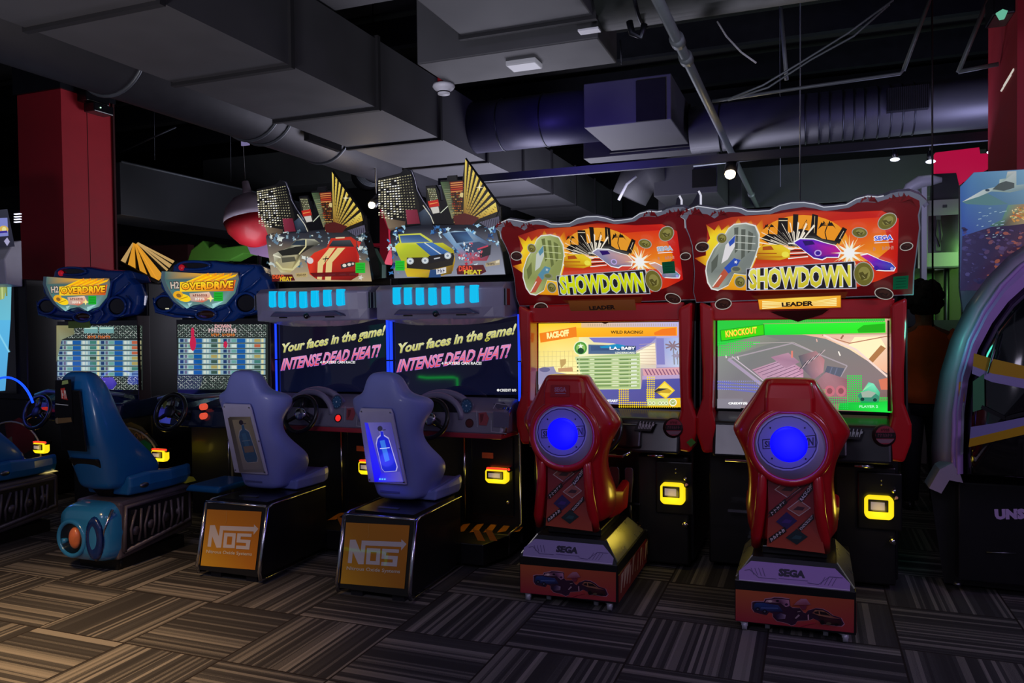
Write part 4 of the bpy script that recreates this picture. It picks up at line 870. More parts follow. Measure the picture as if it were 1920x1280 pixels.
        a.dots(205, 262, 20, 7, 17, 17, lambda i, j: 7.5 if i < 20-j*2.4 else 3 if i < 22-j*2.4 else 0, '#30d848')
        a.poly([(215, 165), (568, 118), (572, 205), (222, 255)], '#108818').poly([(222, 168), (562, 122), (566, 200), (228, 248)], '#38d800')
        a.text('KNOCKOUT', [(255, 172), (508, 136), (512, 192), (262, 226)], '#e04818', bold=.06).text('KNOCKOUT', [(258, 170), (508, 136), (510, 188), (262, 222)], '#f8f040', bold=.03)
        a.dots(1235, 530, 20, 13, 17.5, 17.5, lambda i, j: 8 if (i < 7 or j > 9) else 0, '#20dc48').poly([(1170, 745), (1582, 728), (1582, 822), (1160, 800)], ['#10b838', '#18d040', '#20f048', '#10b030'])
        a.dots(1040, 700, 12, 6, 17.5, 17.5, 6, '#28d058').dots(1000, 640, 4, 4, 17.5, 17.5, 5, '#60d060')
        a.poly([(1400, 580), (1440, 590), (1490, 660), (1480, 740), (1340, 745), (1310, 680), (1350, 650)], ['#50d8b0', '#80e8c0', '#48b890', '#10a050', '#10a050', '#30b070', '#a0e8a0']).ell(1400, 695, 85, 38, '#3a8a70', rot=.1).poly([(1340, 660), (1400, 645), (1460, 665), (1420, 700), (1350, 700)], '#a0b0a0')
        a.ell(1350, 715, 16, 14, '#103830').ell(1450, 720, 16, 14, '#103830')
        a.tbox('PLAYER 2', 1325, 762, 1475, 782, '#a8f0c0', bold=.03).poly([(195, 712), (400, 712), (380, 790), (195, 786)], '#84808c').tbox('CREDIT(S)', 283, 738, 435, 760, '#ffffff', bold=.05)
    else:
        a = Art((0, 5.0597, 1.3), (0, -1, 0), fr=FRS1, scr=True); a.mode(1.1)
        a.poly([(298, 112), (1440, 100), (1448, 782), (298, 730)], ['#f4c020', '#b8b4e8', '#7074b0', '#8a90c0'])
        a.poly([(298, 112), (640, 108), (640, 560), (298, 520)], ['#f8d020', '#f8c828', '#fff8b8', '#f0e8a0'])
        a.poly([(620, 215), (1240, 215), (1240, 470), (620, 470)], ['#f0e8a8', '#8c8cc8', '#d8c8b8', '#f8f8d0'])
        a.poly([(700, 225), (1240, 225), (1200, 265), (1080, 330), (900, 270), (740, 262)], '#7c78c4').poly([(1080, 345), (1230, 265), (1240, 440), (1100, 440)], ['#fff8d8', '#f8ecc8', '#e8d0b8', '#f4ecc8'])
        a.poly([(1240, 225), (1440, 225), (1440, 460), (1240, 460)], ['#8c90d0', '#b0c0e8', '#c0d0e8', '#b8a8d0']).poly([(1240, 230), (1300, 230), (1310, 440), (1245, 440)], '#8480c0')
        a.line([(1375, 290), (1385, 440)], 10, '#8a8890').line([(1410, 330), (1412, 440)], 6, '#909098')
        for q in range(8): a.line([(1372, 290), (1372+62*math.cos(q*PI/4+.3), 290+40*math.sin(q*PI/4+.3))], 12, '#8a7480', False)
        for q in range(8): a.line([(1405, 370), (1405+42*math.cos(q*PI/4), 370+28*math.sin(q*PI/4))], 8, '#9a90a8', False)
        a.L += 1
        rnd = random.Random(9)
        for i in range(9): a.line([(310+i*33, 330), (310+i*33+rnd.randint(-6, 6), 500)], 3, '#c8b878', False)
        for i in range(5): a.line([(300, 340+i*38), (620, 330+i*42)], 3, '#d8c888', False)
        for i in range(8): a.line([(1105, 280+i*22), (1235, 270+i*24)], 3, '#c8a890', False)
        a.L += 1; a.poly([(298, 470), (420, 455), (440, 500), (560, 520), (560, 560), (298, 600)], '#9490b0').ell(350, 480, 42, 20, '#686890').poly([(455, 470), (570, 460), (575, 495), (460, 498)], '#c89868').poly([(470, 400), (520, 395), (520, 430), (480, 470)], '#c0a060')
        a.poly([(1130, 475), (1445, 460), (1445, 520), (1140, 530)], '#d8a0a8')
        for i in range(11): a.line([(1150+i*28, 478), (1176+i*28, 524)], 9, '#8a5878', False)
        a.L += 1; a.poly([(1130, 530), (1445, 520), (1445, 560), (1130, 570)], '#b8a0c8').poly([(660, 640), (1120, 632), (1130, 560), (1445, 550), (1447, 780), (760, 740)], ['#5c5cae', '#5054a0', '#6060a8', '#5050a0', '#484890', '#5c5c9c'])
        a.poly([(590, 378), (1112, 345), (1118, 635), (680, 640)], '#c8d8a0').poly([(606, 382), (1106, 350), (1110, 625), (690, 630)], '#a8c080')
        for j in range(8):
            y = 384+j*30
            a.line([(612, y), (1106, y-6)], 4, '#e8f0d0', False)
            for x0, x1 in ((632, 702), (750, 880), (948, 1022), (1040, 1086)): a.line([(x0, y+16), (x1, y+14)], 11, '#70905a' if x1 != 1086 else '#e0e8d8', False)
            a.line([(712, y+16), (746, y+15)], 11, '#d4e0b4', False); a.line([(890, y+14), (940, y+13)], 11, '#d8e0b8', False); a.line([(1030, y+14), (1036, y+14)], 11, '#50683c', False); a.line([(608, y+15), (620, y+15)], 12, '#50683c', False)
        a.L += 1; a.poly([(640, 610), (700, 608), (720, 628), (650, 628)], '#5c8cc0')
        a.poly([(700, 280), (1080, 290), (1080, 355), (700, 355)], '#50688c').poly([(720, 290), (1080, 290), (1080, 325), (720, 330)], ['#405a84', '#2c4068', '#2c4068', '#405880']).poly([(790, 295), (930, 275), (1000, 290), (960, 310), (800, 308)], '#1c8cc0')
        a.tbox('L.A., BABY', 870, 297, 1075, 325, '#ffffff', bold=.04).tbox('LEADERBOARD', 915, 337, 1075, 353, '#f0f4e0', bold=.03)
        a.ell(640, 308, 58, 58, '#e8f0c8').ell(640, 308, 50, 50, '#4c9838').ell(640, 308, 36, 36, '#90c060').ell(640, 330, 26, 24, '#20482c').star(640, 292, 24, 9, 5, '#e8f4e0', -PI/2)
        a.poly([(575, 145), (1410, 138), (1410, 210), (600, 222)], ['#f8c020', '#f8a818', '#f89818', '#f8b018']).poly([(1225, 185), (1290, 155), (1400, 145), (1400, 208), (1230, 205)], '#f07818').dots(700, 118, 40, 2, 18, 12, 4.5, '#a89c70')
        a.poly([(312, 190), (605, 138), (610, 218), (320, 265)], '#f08018').text('RACE-OFF', [(368, 186), (545, 158), (548, 212), (372, 236)], '#fff0a0', bold=.06)
        a.tbox('WILD RACING!', 880, 168, 1138, 194, '#4a3408', bold=.03)
        a.dots(950, 640, 28, 9, 17, 17, lambda i, j: 7.5 if (i < 5 or j > 5 and i < 13 or i > 12 and j > 5 or 13 <= i <= 16) else 0, '#f4d020').dots(1175, 540, 4, 12, 17, 17, 7, '#f8dc18').poly([(1170, 712), (1446, 704), (1448, 780), (1180, 772)], ['#e8c420', '#f0c820', '#e8b820', '#d8b020'])
        a.poly([(1310, 570), (1392, 645), (1320, 712), (1228, 650)], '#f0c818').poly([(1310, 582), (1380, 646), (1320, 700), (1242, 650)], '#f8e058').poly([(1225, 652), (1260, 628), (1340, 630), (1330, 655), (1250, 668)], '#303038').poly([(1240, 660), (1350, 668), (1370, 650), (1340, 630)], '#c8a028')
        a.tbox('PRESS START', 775, 718, 940, 738, '#ffffff', bold=.05)
        a.poly([(1170, 712), (1340, 710), (1345, 765), (1175, 765)], '#c8d890').ell(1378, 740, 30, 30, '#f4f4d8').ell(1378, 740, 22, 22, '#a8b870').line([(1368, 734), (1378, 744), (1390, 730)], 4, '#f8f8e8')
        for i, x in enumerate((1195, 1225, 1275, 1300, 1325)): a.ell(x, 745, 12, 12, '#f0f4d8').ell(x, 745, 7, 7, '#90a060')
    a.build('screen_image', so)
    # red frame
    for s in (-1, 1):
        def X_(v): return xc+s*v
        pf = MB(REDP)
        pf.prism([(X_(.490), 1.68), (X_(.575), 1.72), (X_(.572), 1.55), (X_(.560), 1.30), (X_(.562), 1.12), (X_(.600), 1.0), (X_(.598), .90), (X_(.560), .78), (X_(.478), .79), (X_(.480), .95), (X_(.500), 1.04), (X_(.492), 1.3)], 'y', 4.90, 5.14)
        pp = pf.build('side_frame', t, bev=.02, seg=3)
        MB(mat('bronze_channel', '#5a4630', .4, .6)).box(xc+s*.497-.012, xc+s*.497+.004, 5.02, 5.06, 1.06, 1.59).build('inner_channel', pp)
        MB(BLK).prism([(4.95, .9), (5.75, .9), (5.75, 1.95), (5.2, 1.95), (5.0, 1.6)], 'x', xc+s*.575, xc+s*.585).build('side_cover', t)
    if k:
        p0 = PY(1295, 830, 4.888); a = Art((0, 4.888, .85), (0, -1, 0)); a.poly([(1287, 829), (1297, 821), (1305, 829), (1295, 838)], '#4a8a30'); a.build('green_sticker', t)
    MB(REDP).prism([(xc-.50, 1.60), (xc+.50, 1.60), (xc+.52, 1.72), (xc-.52, 1.72)], 'y', 4.96, 5.16).build('top_rail', t, bev=.012)
    # marquee
    NV = Vector((0, -1, -.6)).normalized(); P0 = Vector((0, 4.955, 1.71))
    sh = (dX, .05*k, 0); A0 = Art(P0, NV, fr=FR3, shift=sh)
    out = [(170, 857), (150, 780), (158, 640), (140, 450), (118, 380), (95, 330), (92, 270), (62, 250), (88, 215), (125, 198), (180, 178), (250, 188), (320, 200), (380, 188), (430, 184), (490, 195), (530, 213), (600, 215), (690, 208), (760, 173), (840, 155), (930, 152), (1000, 163), (1070, 185), (1140, 180), (1230, 168), (1300, 128), (1380, 107), (1450, 113), (1495, 105), (1540, 85), (1600, 72), (1680, 68), (1750, 95), (1800, 140), (1762, 172), (1745, 240), (1755, 330), (1740, 430), (1722, 560), (1712, 640), (1706, 802)]
    board = MB(mat('acrylic_edge', '#9aa0a8', .2, coat=.6)).slab([A0.pt(*p, lay=0) for p in out], -NV, .035).build('marquee', t)
    MB(BLK).slab([A0.pt(*p, lay=0)-NV*.035 for p in [(190, 840), (170, 560), (150, 300), (1700, 200), (1690, 560), (1680, 800)]], -NV, .14).build('light_box', board)
    MB(glow('#c8ccd4', .75)).tube([A0.pt(*p, lay=0)-NV*.004 for p in out[5:30]], .0045, 6).build('lit_edge', board)
    a = Art(P0, NV, fr=FR3, shift=sh, remap=remap); a.mode(None)
    inn = [(172, 850), (154, 780), (162, 640), (146, 450), (124, 380), (104, 330), (100, 275), (120, 235), (190, 225), (250, 232), (300, 262), (350, 225), (400, 214), (470, 218), (520, 240), (600, 235), (690, 232), (770, 205), (850, 192), (930, 180), (1010, 192), (1080, 210), (1170, 198), (1250, 185), (1310, 150), (1380, 145), (1440, 150), (1500, 130), (1560, 115), (1620, 105), (1680, 105), (1745, 135), (1750, 175), (1735, 240), (1744, 330), (1730, 430), (1714, 560), (1702, 640), (1698, 795)]
    a.poly(inn, '#8e0d16')
    for cx_, cy_, s in ((1610, 150, 1.0), (140, 235, .8), (330, 240, .6), (1390, 140, .6)):          # palms
        for q in range(7): 
            an = -PI*q/6; a.poly([(cx_, cy_), (cx_+80*s*math.cos(an-.18), cy_-20*s+55*s*math.sin(an-.18)), (cx_+120*s*math.cos(an), cy_+40*s*math.sin(an)+abs(math.cos(an))*34*s), (cx_+70*s*math.cos(an+.15), cy_+38*s*math.sin(an+.15))], ['#7c0a12', '#98101a'][q % 2], False)
        a.L += 1
    a.mode(.85)
    a.poly([(250, 300), (420, 250), (700, 232), (930, 200), (1250, 215), (1480, 205), (1600, 260), (1590, 640), (1450, 700), (1250, 760), (600, 770), (320, 760), (240, 560)], ['#8a0d10', '#b03010', '#c84a10', '#a01808', '#c01808', '#d02408', '#c81408', '#c41008', '#d83008', '#b02008', '#e88010', '#e8a010', '#c83c0c'])
    a.poly([(1080, 280), (1480, 250), (1540, 470), (1430, 560), (1200, 560)], ['#e04808', '#e02c08', '#f08010', '#f8a018', '#f8881c'])
    a.poly([(240, 300), (300, 345), (330, 300), (350, 345), (400, 300), (420, 345), (470, 255), (500, 320), (560, 270), (580, 330), (640, 262), (650, 420), (560, 620), (520, 760), (300, 760), (250, 600), (160, 540), (240, 520), (240, 440), (270, 400)], ['#a81c08', '#f8c010', '#b01c08', '#f8c818', '#b83008', '#f8d020', '#c04008', '#f8c018', '#c84008', '#f8b010', '#c84808', '#f8a818', '#f8d020', '#f0a010', '#f09010', '#e8b818', '#a81408', '#f8b818', '#f8d018', '#f8e028'])
    a.poly([(600, 400)]+[(925+325*math.cos(PI+PI*i/18), 440+205*math.sin(PI+PI*i/18)) for i in range(1, 18)]+[(1240, 430), (1100, 470), (700, 470)], '#f59a1a')
    for pts in ([(752, 255), (818, 255), (818, 400), (742, 390)], [(855, 228), (892, 230), (886, 400), (850, 400)], [(990, 226), (1032, 236), (1020, 400), (972, 380)], [(1205, 318), (1236, 334), (1180, 440), (1146, 415)], [(625, 400), (680, 365), (760, 372), (860, 350), (905, 330), (975, 345), (1060, 400), (1180, 420), (1150, 450), (860, 450), (700, 440)]): a.poly(pts, '#120c06')
    a.L += 1
    for x, y, s in ((690, 318, 1), (1095, 310, 1.5)):
        for q in range(7):
            an = -PI*q/6; a.poly([(x, y), (x+28*s*math.cos(an)-4, y-8*s+20*s*math.sin(an)), (x+44*s*math.cos(an), y+12*s*math.sin(an)+abs(math.cos(an))*16*s), (x+26*s*math.cos(an)+3, y+14*s*math.sin(an))], '#120c06', False)
        a.line([(x, y), (x-10*s, y+30*s), (x-2, y+70*s)], 7, '#120c06', False)
    a.L += 1; a.line([(754, 272), (816, 272)], 5, '#e8d8b8').line([(1008, 240), (1004, 360)], 3, '#e8c888').line([(1212, 345), (1180, 400)], 4, '#e8d8b8')
    a.line([(915, 330), (950, 265), (955, 325), (915, 330)], 3, '#120c06')
    for q in range(26):
        an = 2.7+q*.098+(q % 2)*.03; L_ = 300 if q % 2 else 200
        if 2.6 < an < 5.3: a.poly([(870, 470), (870+L_*math.cos(an)-5, 470+L_*.62*math.sin(an)-5), (870+L_*math.cos(an)+5, 470+L_*.62*math.sin(an)+5)], '#fff4e0', False)
    a.L += 1
    for j in range(7): a.line([(820, 430+j*18), (960, 440+j*14)], 7, ['#fffdf4', '#1a120c'][j % 2], False)
    a.L += 1
    # yellow car
    a.poly([(600, 470), (650, 440), (770, 440), (835, 480), (830, 530), (760, 550), (600, 545)], ['#e8a020', '#f0c020', '#f0d028', '#f0d828', '#e8c020', '#d8a010', '#a85808']).poly([(640, 455), (700, 448), (720, 475), (640, 480)], '#b05010').ell(800, 508, 26, 20, '#f8ec50').line([(605, 500), (740, 500)], 6, '#a84808').line([(610, 525), (780, 525)], 8, '#c8780c')
    # silver car
    sil_ = [(258, 700), (245, 620), (255, 560), (300, 470), (360, 400), (400, 330), (440, 300), (520, 292), (585, 310), (612, 370), (608, 450), (580, 540), (545, 620), (520, 650), (440, 640), (400, 720), (330, 755), (285, 745)]
    a.poly([((x-430)*1.05+430, (y-520)*1.04+520) for x, y in sil_], '#e8e8e4').poly(sil_, ['#a8b0a4', '#7c8480', '#7c8480', '#7c8480', '#a8b0a4', '#c8ccc4', '#a8b0a4', '#a8b0a4', '#7c8480', '#a8b0a4', '#7c8480', '#a8b0a4', '#7c8480', '#5a6058', '#7c8480', '#7c8480', '#a8b0a4', '#a8b0a4'])
    for pts in ([(440, 320), (470, 315), (465, 480), (445, 500)], [(490, 330), (520, 330), (515, 520), (490, 540)], [(540, 340), (575, 360), (560, 480), (535, 500)], [(280, 560), (330, 500), (320, 590), (280, 640)]): a.poly(pts, '#5a6058')
    for y in (370, 420, 470): a.line([(450, y), (590, y+10)], 5, '#c8ccc4')
    a.poly([(380, 440), (450, 365), (445, 450), (395, 540), (350, 570)], '#e8e4e8').poly([(400, 420), (448, 370), (444, 420), (410, 450)], '#2c50b8').poly([(370, 600), (440, 530), (485, 545), (460, 590), (400, 640)], '#2c50b8').star(452, 558, 14, 6, 5, '#f0f0fa').poly([(345, 640), (372, 605), (400, 640), (330, 735), (285, 740)], '#c05a40').line([(350, 650), (290, 730)], 8, '#f0e8dc').ell(455, 610, 38, 24, '#8a8c74').ell(455, 606, 28, 15, '#5a6058')
    # purple cars and burst
    pc = [(862, 420), (905, 395), (1000, 398), (1070, 420), (1150, 440), (1188, 480), (1170, 520), (1090, 520), (1060, 535), (1000, 525), (940, 480)]
    a.poly([((x-1020)*1.05+1020, (y-460)*1.12+460) for x, y in pc], '#ffffff').poly(pc, ['#4a1cb0', '#5a20c8', '#5a20c8', '#7a1cb8', '#c81c8c', '#c81c8c', '#7a1cb8', '#3c1c9c', '#3c1c9c', '#3c1c9c', '#4a1cb0']).ell(1030, 492, 26, 22, '#c8b0f0').ell(1030, 492, 18, 15, '#3c1c9c').poly([(920, 405), (990, 405), (1010, 430), (940, 440)], '#2a1068')
    pc = [(1330, 510), (1380, 500), (1470, 540), (1540, 560), (1572, 590), (1560, 612), (1500, 612), (1440, 608), (1400, 560)]
    a.poly([((x-1450)*1.05+1450, (y-560)*1.15+560) for x, y in pc], '#ffffff').poly(pc, ['#c81c8c', '#c81c8c', '#5a20c8', '#4a1cb0', '#2c50b8', '#3c1c9c', '#3c1c9c', '#3c1c9c', '#7a1cb8']).ell(1440, 596, 18, 16, '#3c1c9c').ell(1550, 600, 12, 12, '#a8a0e8')
    a.star(1250, 490, 130, 26, 12, '#ffd890').star(1250, 490, 100, 34, 10, '#fffef0').ell(1250, 488, 38, 34, '#ffffff')
    # name banner
    a.mode(.6); a.poly([(525, 600), (1290, 545), (1302, 740), (525, 755)], '#d8d8e8').poly([(530, 604), (1284, 550), (1296, 734), (530, 750)], '#22222c')
    a.mode(.85)
    a.text('SHOWDOWN', [(540, 596), (1266, 562), (1268, 730), (540, 752)], '#f0f0fa', bold=.075).text('SHOWDOWN', [(548, 604), (1258, 570), (1260, 722), (548, 744)], '#f0ec60', bold=.045, c2='#d0c018')
    # helmet-skull ovals
    a.mode(.5)
    for x, y, rx, ry, r_, lit in ((218, 446, 50, 36, -.1, 0), (356, 385, 38, 38, .3, 1), (1516, 262, 74, 54, -.6, 1), (1322, 340, 56, 38, .1, 1), (1650, 436, 48, 30, -.2, 0), (366, 840, 60, 40, -.15, 0), (1492, 764, 68, 42, .2, 0), (1350, 625, 72, 86, -.1, 1), (484, 680, 40, 42, 0, 1)):
        a.ell(x, y, rx, ry, '#d8d4cc', rot=r_).ell(x, y, rx-6, ry-6, '#8c8434' if lit else '#34160f', rot=r_).ell(x+4, y-4, (rx-6)*.62, (ry-6)*.6, '#b4ac58' if lit else '#45241b', rot=r_)
        a.poly([(x-rx*.5, y-ry*.1), (x-rx*.1, y-ry*.2), (x+rx*.1, y+ry*.05), (x+rx*.45, y-ry*.15), (x+rx*.3, y+ry*.35), (x-rx*.2, y+ry*.5)], '#6c6428' if lit else '#2a120c').line([(x-rx*.15, y+ry*.12), (x+rx*.1, y+ry*.3)], 4, '#d8d088' if lit else '#5a3428')
    a.mode(1.0); a.text('SEGA', [(1418, 354), (1556, 344), (1558, 384), (1420, 394)], '#f0f0fa', bold=.08).text('SEGA', [(1424, 358), (1550, 348), (1552, 380), (1426, 390)], '#3048d0', bold=.03).line([(1424, 404), (1552, 396)], 5, '#e8e8f4')
    a.mode(.6); a.qticks('&  PLAY', [(1415, 432), (1562, 422), (1560, 448), (1413, 460)], '#f0a090', bold=.05)
    a.mode(None); gx, gy = (0, 0) if k == 0 else (-110, -165)
    a.poly([(1556+gx, 640+gy), (1664+gx, 630+gy), (1658+gx, 724+gy), (1552+gx, 730+gy)], '#0c7a4a')
    for j in range(4): a.line([(1575+gx, 655+j*20+gy), (1645+gx, 650+j*20+gy)], 4, '#0a5a38', False)
    a.L += 1
    a.poly([(690, 885), (1110, 868), (1060, 905), (890, 957), (760, 915)], '#3a0a0c').poly([(560, 775), (1240, 745), (1220, 790), (600, 800)], '#9a3c14')
    if k == 0:
        a.mode(1.0); a.poly([(608, 798), (1192, 768), (1192, 856), (620, 872)], '#8a4a08'); a.poly([(612, 802), (900, 786), (1188, 772), (1188, 852), (900, 864), (622, 868)], ['#f0a020', '#f8d850', '#f0a828', '#e89018', '#f8c848', '#e89018'])
        for i in range(5): a.poly([(640, 810+i*12), (860, 824+i*5), (640, 818+i*12)], '#fff0a0', False); a.poly([(1160, 786+i*12), (930, 822+i*5), (1160, 794+i*12)], '#fff0a0', False)
        a.L += 1
    else:
        a.mode(.35); a.poly([(608, 780), (1170, 766), (1170, 856), (620, 872)], ['#8a4a18', '#8a4a28', '#7a4018', '#6a3410'])
    a.text('LEADER', [(775, 820), (998, 808), (996, 842), (778, 850)], '#1c1008', bold=.05)
    a.build('marquee_print', board)
    return t
sd_cabinet(0, 'red framed racing cabinet with KNOCKOUT screen and brightly lit LEADER plate')
sd_cabinet(1, 'red framed racing cabinet with RACE-OFF screen and dim LEADER plate')

def sd_seat(k, label):
    xc = -.086-1.2*k; DY = .03*k; sh = (-1.2*k, 0, 0)
    # artwork is read off the right-hand chair, whose front stands at y = 4.14
    t = thing('bucket_arcade_chair', (xc, 4.5, 0), label, 'arcade chair', 'red bucket arcade chairs')
    Y = 4.14+DY; V = (-1.2*k, DY, 0)
    b = MB(BLK); b.box(xc-.288, xc+.288, Y, 4.97, .045, .262); base = b.build('base_box', t, bev=.004)
    a = Art((0, 4.1395, .1), (0, -1, 0), fr=(1340, 690, 2.415), shift=V)
    a.poly([(95, 1000), (632, 1048), (630, 1198), (95, 1142)], ['#c8643c', '#b85038', '#b03440', '#a83040'])
    a.fr = (1380, 1100, 8.348)
    w0 = [(255, 240), (300, 228), (440, 230), (460, 190), (560, 180), (600, 165), (700, 170), (840, 190), (850, 300), (880, 325), (1000, 330), (1060, 400), (1090, 410), (1130, 365), (1190, 350), (1250, 330), (1360, 345), (1440, 385), (1510, 440), (1640, 480), (1690, 575), (1650, 612), (1500, 600), (1400, 580), (1340, 585), (1290, 530), (1210, 492), (1140, 520), (960, 530), (930, 580), (870, 600), (800, 565), (640, 530), (580, 470), (575, 415), (520, 395), (480, 440), (400, 425), (290, 395), (252, 340)]
    a.poly([((x-970)*1.018+970, (y-390)*1.05+388) for x, y in w0], '#c088a0').poly(w0, '#3c2038')
    a.poly([(280, 270), (320, 245), (440, 245), (470, 255), (660, 285), (700, 330), (740, 390), (620, 390), (500, 375), (300, 370), (272, 330)], ['#28345c', '#28488c', '#3450a0', '#28387c', '#40508c', '#303c70', '#241c40', '#241c40', '#283468', '#1c2040', '#20284c']).line([(390, 325), (660, 330)], 16, '#5468a8').ell(340, 345, 34, 30, '#181020').ell(450, 380, 36, 32, '#181020').ell(340, 345, 16, 14, '#5c5c74').ell(450, 380, 17, 15, '#5c5c74')
    a.poly([(455, 235), (480, 200), (560, 190), (620, 178), (700, 182), (830, 200), (840, 290), (780, 310), (700, 250)], ['#b08098', '#d8a8bc', '#8c5870', '#3c2038', '#8c5c80', '#d090b0', '#c080a8', '#c890b0', '#5c3050']).ell(535, 218, 32, 18, '#e8c8c8').ell(650, 212, 26, 16, '#241428').ell(790, 268, 24, 18, '#3c1c48')
    a.poly([(610, 440), (700, 400), (780, 430), (770, 490), (640, 500)], ['#241838', '#4c3c64', '#a890b0', '#8c7090', '#301c40']).poly([(920, 480), (980, 420), (1000, 440), (940, 490)], '#b090a0').line([(960, 380), (1010, 372)], 8, '#c0a0a8').poly([(1120, 430), (1140, 420), (1145, 505), (1125, 510)], '#c898a8')
    a.poly([(1190, 400), (1240, 350), (1360, 360), (1440, 400), (1520, 455), (1640, 490), (1500, 480), (1300, 440)], ['#7c3c48', '#b07858', '#b88060', '#a06848', '#8c5048', '#8c4c50', '#9c6454', '#a86c54']).poly([(1220, 380), (1290, 365), (1300, 415), (1240, 405)], '#241018').poly([(1310, 368), (1400, 385), (1480, 440), (1320, 420)], '#241018').poly([(1300, 450), (1500, 490), (1640, 510), (1650, 580), (1400, 570), (1340, 560)], ['#3c2024', '#4c2428', '#3c1820', '#301018', '#4c3c30', '#241014']).ell(1350, 540, 36, 34, '#140c10').ell(1450, 560, 40, 22, '#5c4c3c').ell(1570, 575, 34, 20, '#140c10')
    a.poly([(900, 270), (950, 220), (1020, 170), (1100, 172), (1170, 260), (1100, 275)], ['#a85c68', '#b87488', '#b87890', '#c080a0', '#a86474', '#8c3c50']).poly([(990, 280), (1110, 280), (1085, 340), (1030, 340)], '#7c3048').line([(980, 610), (1100, 570), (1240, 545)], 14, '#c02c40')
    a.build('front_print', base)
    # side print
    sp = MB(mat('side_print_red', '#8a2a28', .4, coat=.3)); x = xc+.2885; sp.box(x, x+.002, Y+.02, 4.965, .05, .2); so = sp.build('side_print', base)
    rnd = random.Random(4+k); ln = MB(mat('side_print_cream', '#c8a890', .5))
    for i in range(12):
        y0 = Y+.06+i*.075; z0 = rnd.uniform(.07, .1); ln.slab([(x+.0022, y0, z0), (x+.0022, y0+.012, z0), (x+.0022, y0+rnd.uniform(-.03, .08)+.03, z0+.1), (x+.0022, y0+.02, z0+.1)], (1, 0, 0), .0006)
    ln.build('side_print_lines', so)
    # tapered upper
    up = MB(BLK); yb = 4.82 if k else 4.7
    f = [(xc-.285, Y, .262), (xc+.285, Y, .262), (xc+.285, yb+.12, .262), (xc-.285, yb+.12, .262)]; g = [(xc-.20, Y+.07, .372), (xc+.20, Y+.07, .372), (xc+.20, yb, .372), (xc-.20, yb, .372)]
    up.hexa([(*p,) for p in f]+[(*p,) for p in g]); upo = up.build('tapered_deck', base)
    MB(BLK2).box(xc-.16, xc+.16, Y+.14, yb-.05, .372, .415).build('seat_mount', base, bev=.006)
    for s in (-1, 1):
        pl = MB(mat('sloped_steel', '#a8a898', .28, .8)); n_ = Vector((s*.11, 0, .085)).normalized()
        q = [(xc+s*.280, Y+.02, .270), (xc+s*.202, Y+.085, .371), (xc+s*.202, yb-.02, .371), (xc+s*.280, yb+.08, .270)]
        pl.slab([Vector(v) for v in q], n_, .006); pl.build('sloped_side', base)
    N_ = Vector((0, -.11, .07)).normalized(); a = Art((0, 4.14, .262), N_, fr=(1340, 690, 2.415), shift=V); a.L = 3
    LV = '#a884c8' if k == 0 else '#9c8cbc'
    a.poly([(110, 960), (110, 918), (165, 872), (545, 907), (614, 975), (612, 1010)], LV)
    a.text('SEGA', [(290, 906), (412, 918), (410, 952), (288, 942)], '#28203c', bold=.07).line([(290, 952), (422, 964)], 3, '#6a5490')
    for i in range(4): a.line([(165+i*17, 905), (178+i*17, 935+i*3)], 2.5, '#5c4a80', False); a.line([(500+i*17, 946+i*2), (480+i*17, 980+i*2)], 2.5, '#5c4a80', False)
    a.L += 1; a.line([(135, 915), (160, 912), (200, 948), (280, 955)], 2.5, '#5c4a80').line([(420, 972), (470, 980), (520, 945), (580, 950)], 2.5, '#5c4a80').line([(112, 958), (612, 1006)], 3, '#d8c8e8')
    a.build('brand_panel', upo)
    for x, y in ((-.24, .02), (.24, .02), (-.13, .07), (.15, .07), (-.22, .72), (.22, .72)): caster(base, xc+x, Y+y, .024, mat('caster_grey', '#b8b8c4', .4, .3))
    if k:   # hazard plate beyond the seat
        a = Art((0, 4.9, .2635), (0, 0, 1)); a.L = 2
        for i in range(6): y = 960+i*9; x = 1200-i*4; a.poly([(x, y), (x+26-i*3, y-5), (x+22-i*3, y-1), (x-3, y+4)], '#d8a020', False)
        a.build('hazard_stripes', base)
    yb_ = Y+.14
    secs = [(.415, yb_+.03, .155, .20, .26), (.47, yb_+.01, .165, .225, .30), (.56, yb_, .17, .238, .32), (.66, yb_-.01, .165, .225, .26), (.76, yb_-.02, .16, .212, .18), (.86, yb_-.03, .16, .225, .17), (.94, yb_-.035, .165, .262, .18),
            (1.0, yb_-.04, .17, .296, .20), (1.03, yb_-.04, .17, .298, .20), (1.09, yb_-.04, .16, .262, .18), (1.17, yb_-.035, .145, .205, .15), (1.24, yb_-.03, .13, .158, .13), (1.285, yb_-.02, .115, .132, .12), (1.30, yb_, .10, .115, .08)]
    xs = xc-.02-.02*k
    s = seat_shell(secs, xs, REDP, t, 'backrest')
    # hip wings and cushion
    cu = MB(REDP); cu.loft([[Vector((xs+x, y, z)) for x, z in ((-w, .42), (w, .42), (w+.015, h), (w-.03, h+.01), (w-.07, .50), (-w+.07, .50), (-w+.03, h+.01), (-w-.015, h))] for y, w, h in ((yb_+.22, .21, .60), (yb_+.36, .235, .57), (yb_+.5, .24, .60), (yb_+.60, .22, .58))], smooth=False)
    cu.build('seat_cushion', t, bev=.02, seg=3)
    # raised headrest pad
    hp = MB(REDP); hp.loft([[Vector((xs+x*w, y_, z)) for x, y_ in ((-1, yb_-.02), (-.86, yb_-.05-d), (.86, yb_-.05-d), (1, yb_-.02))] for z, w, d in ((1.11, .125, .0), (1.125, .13, .02), (1.2, .128, .022), (1.27, .115, .012), (1.29, .10, -.02))], smooth=False)
    hp.build('headrest_pad', s, bev=.01, seg=3)
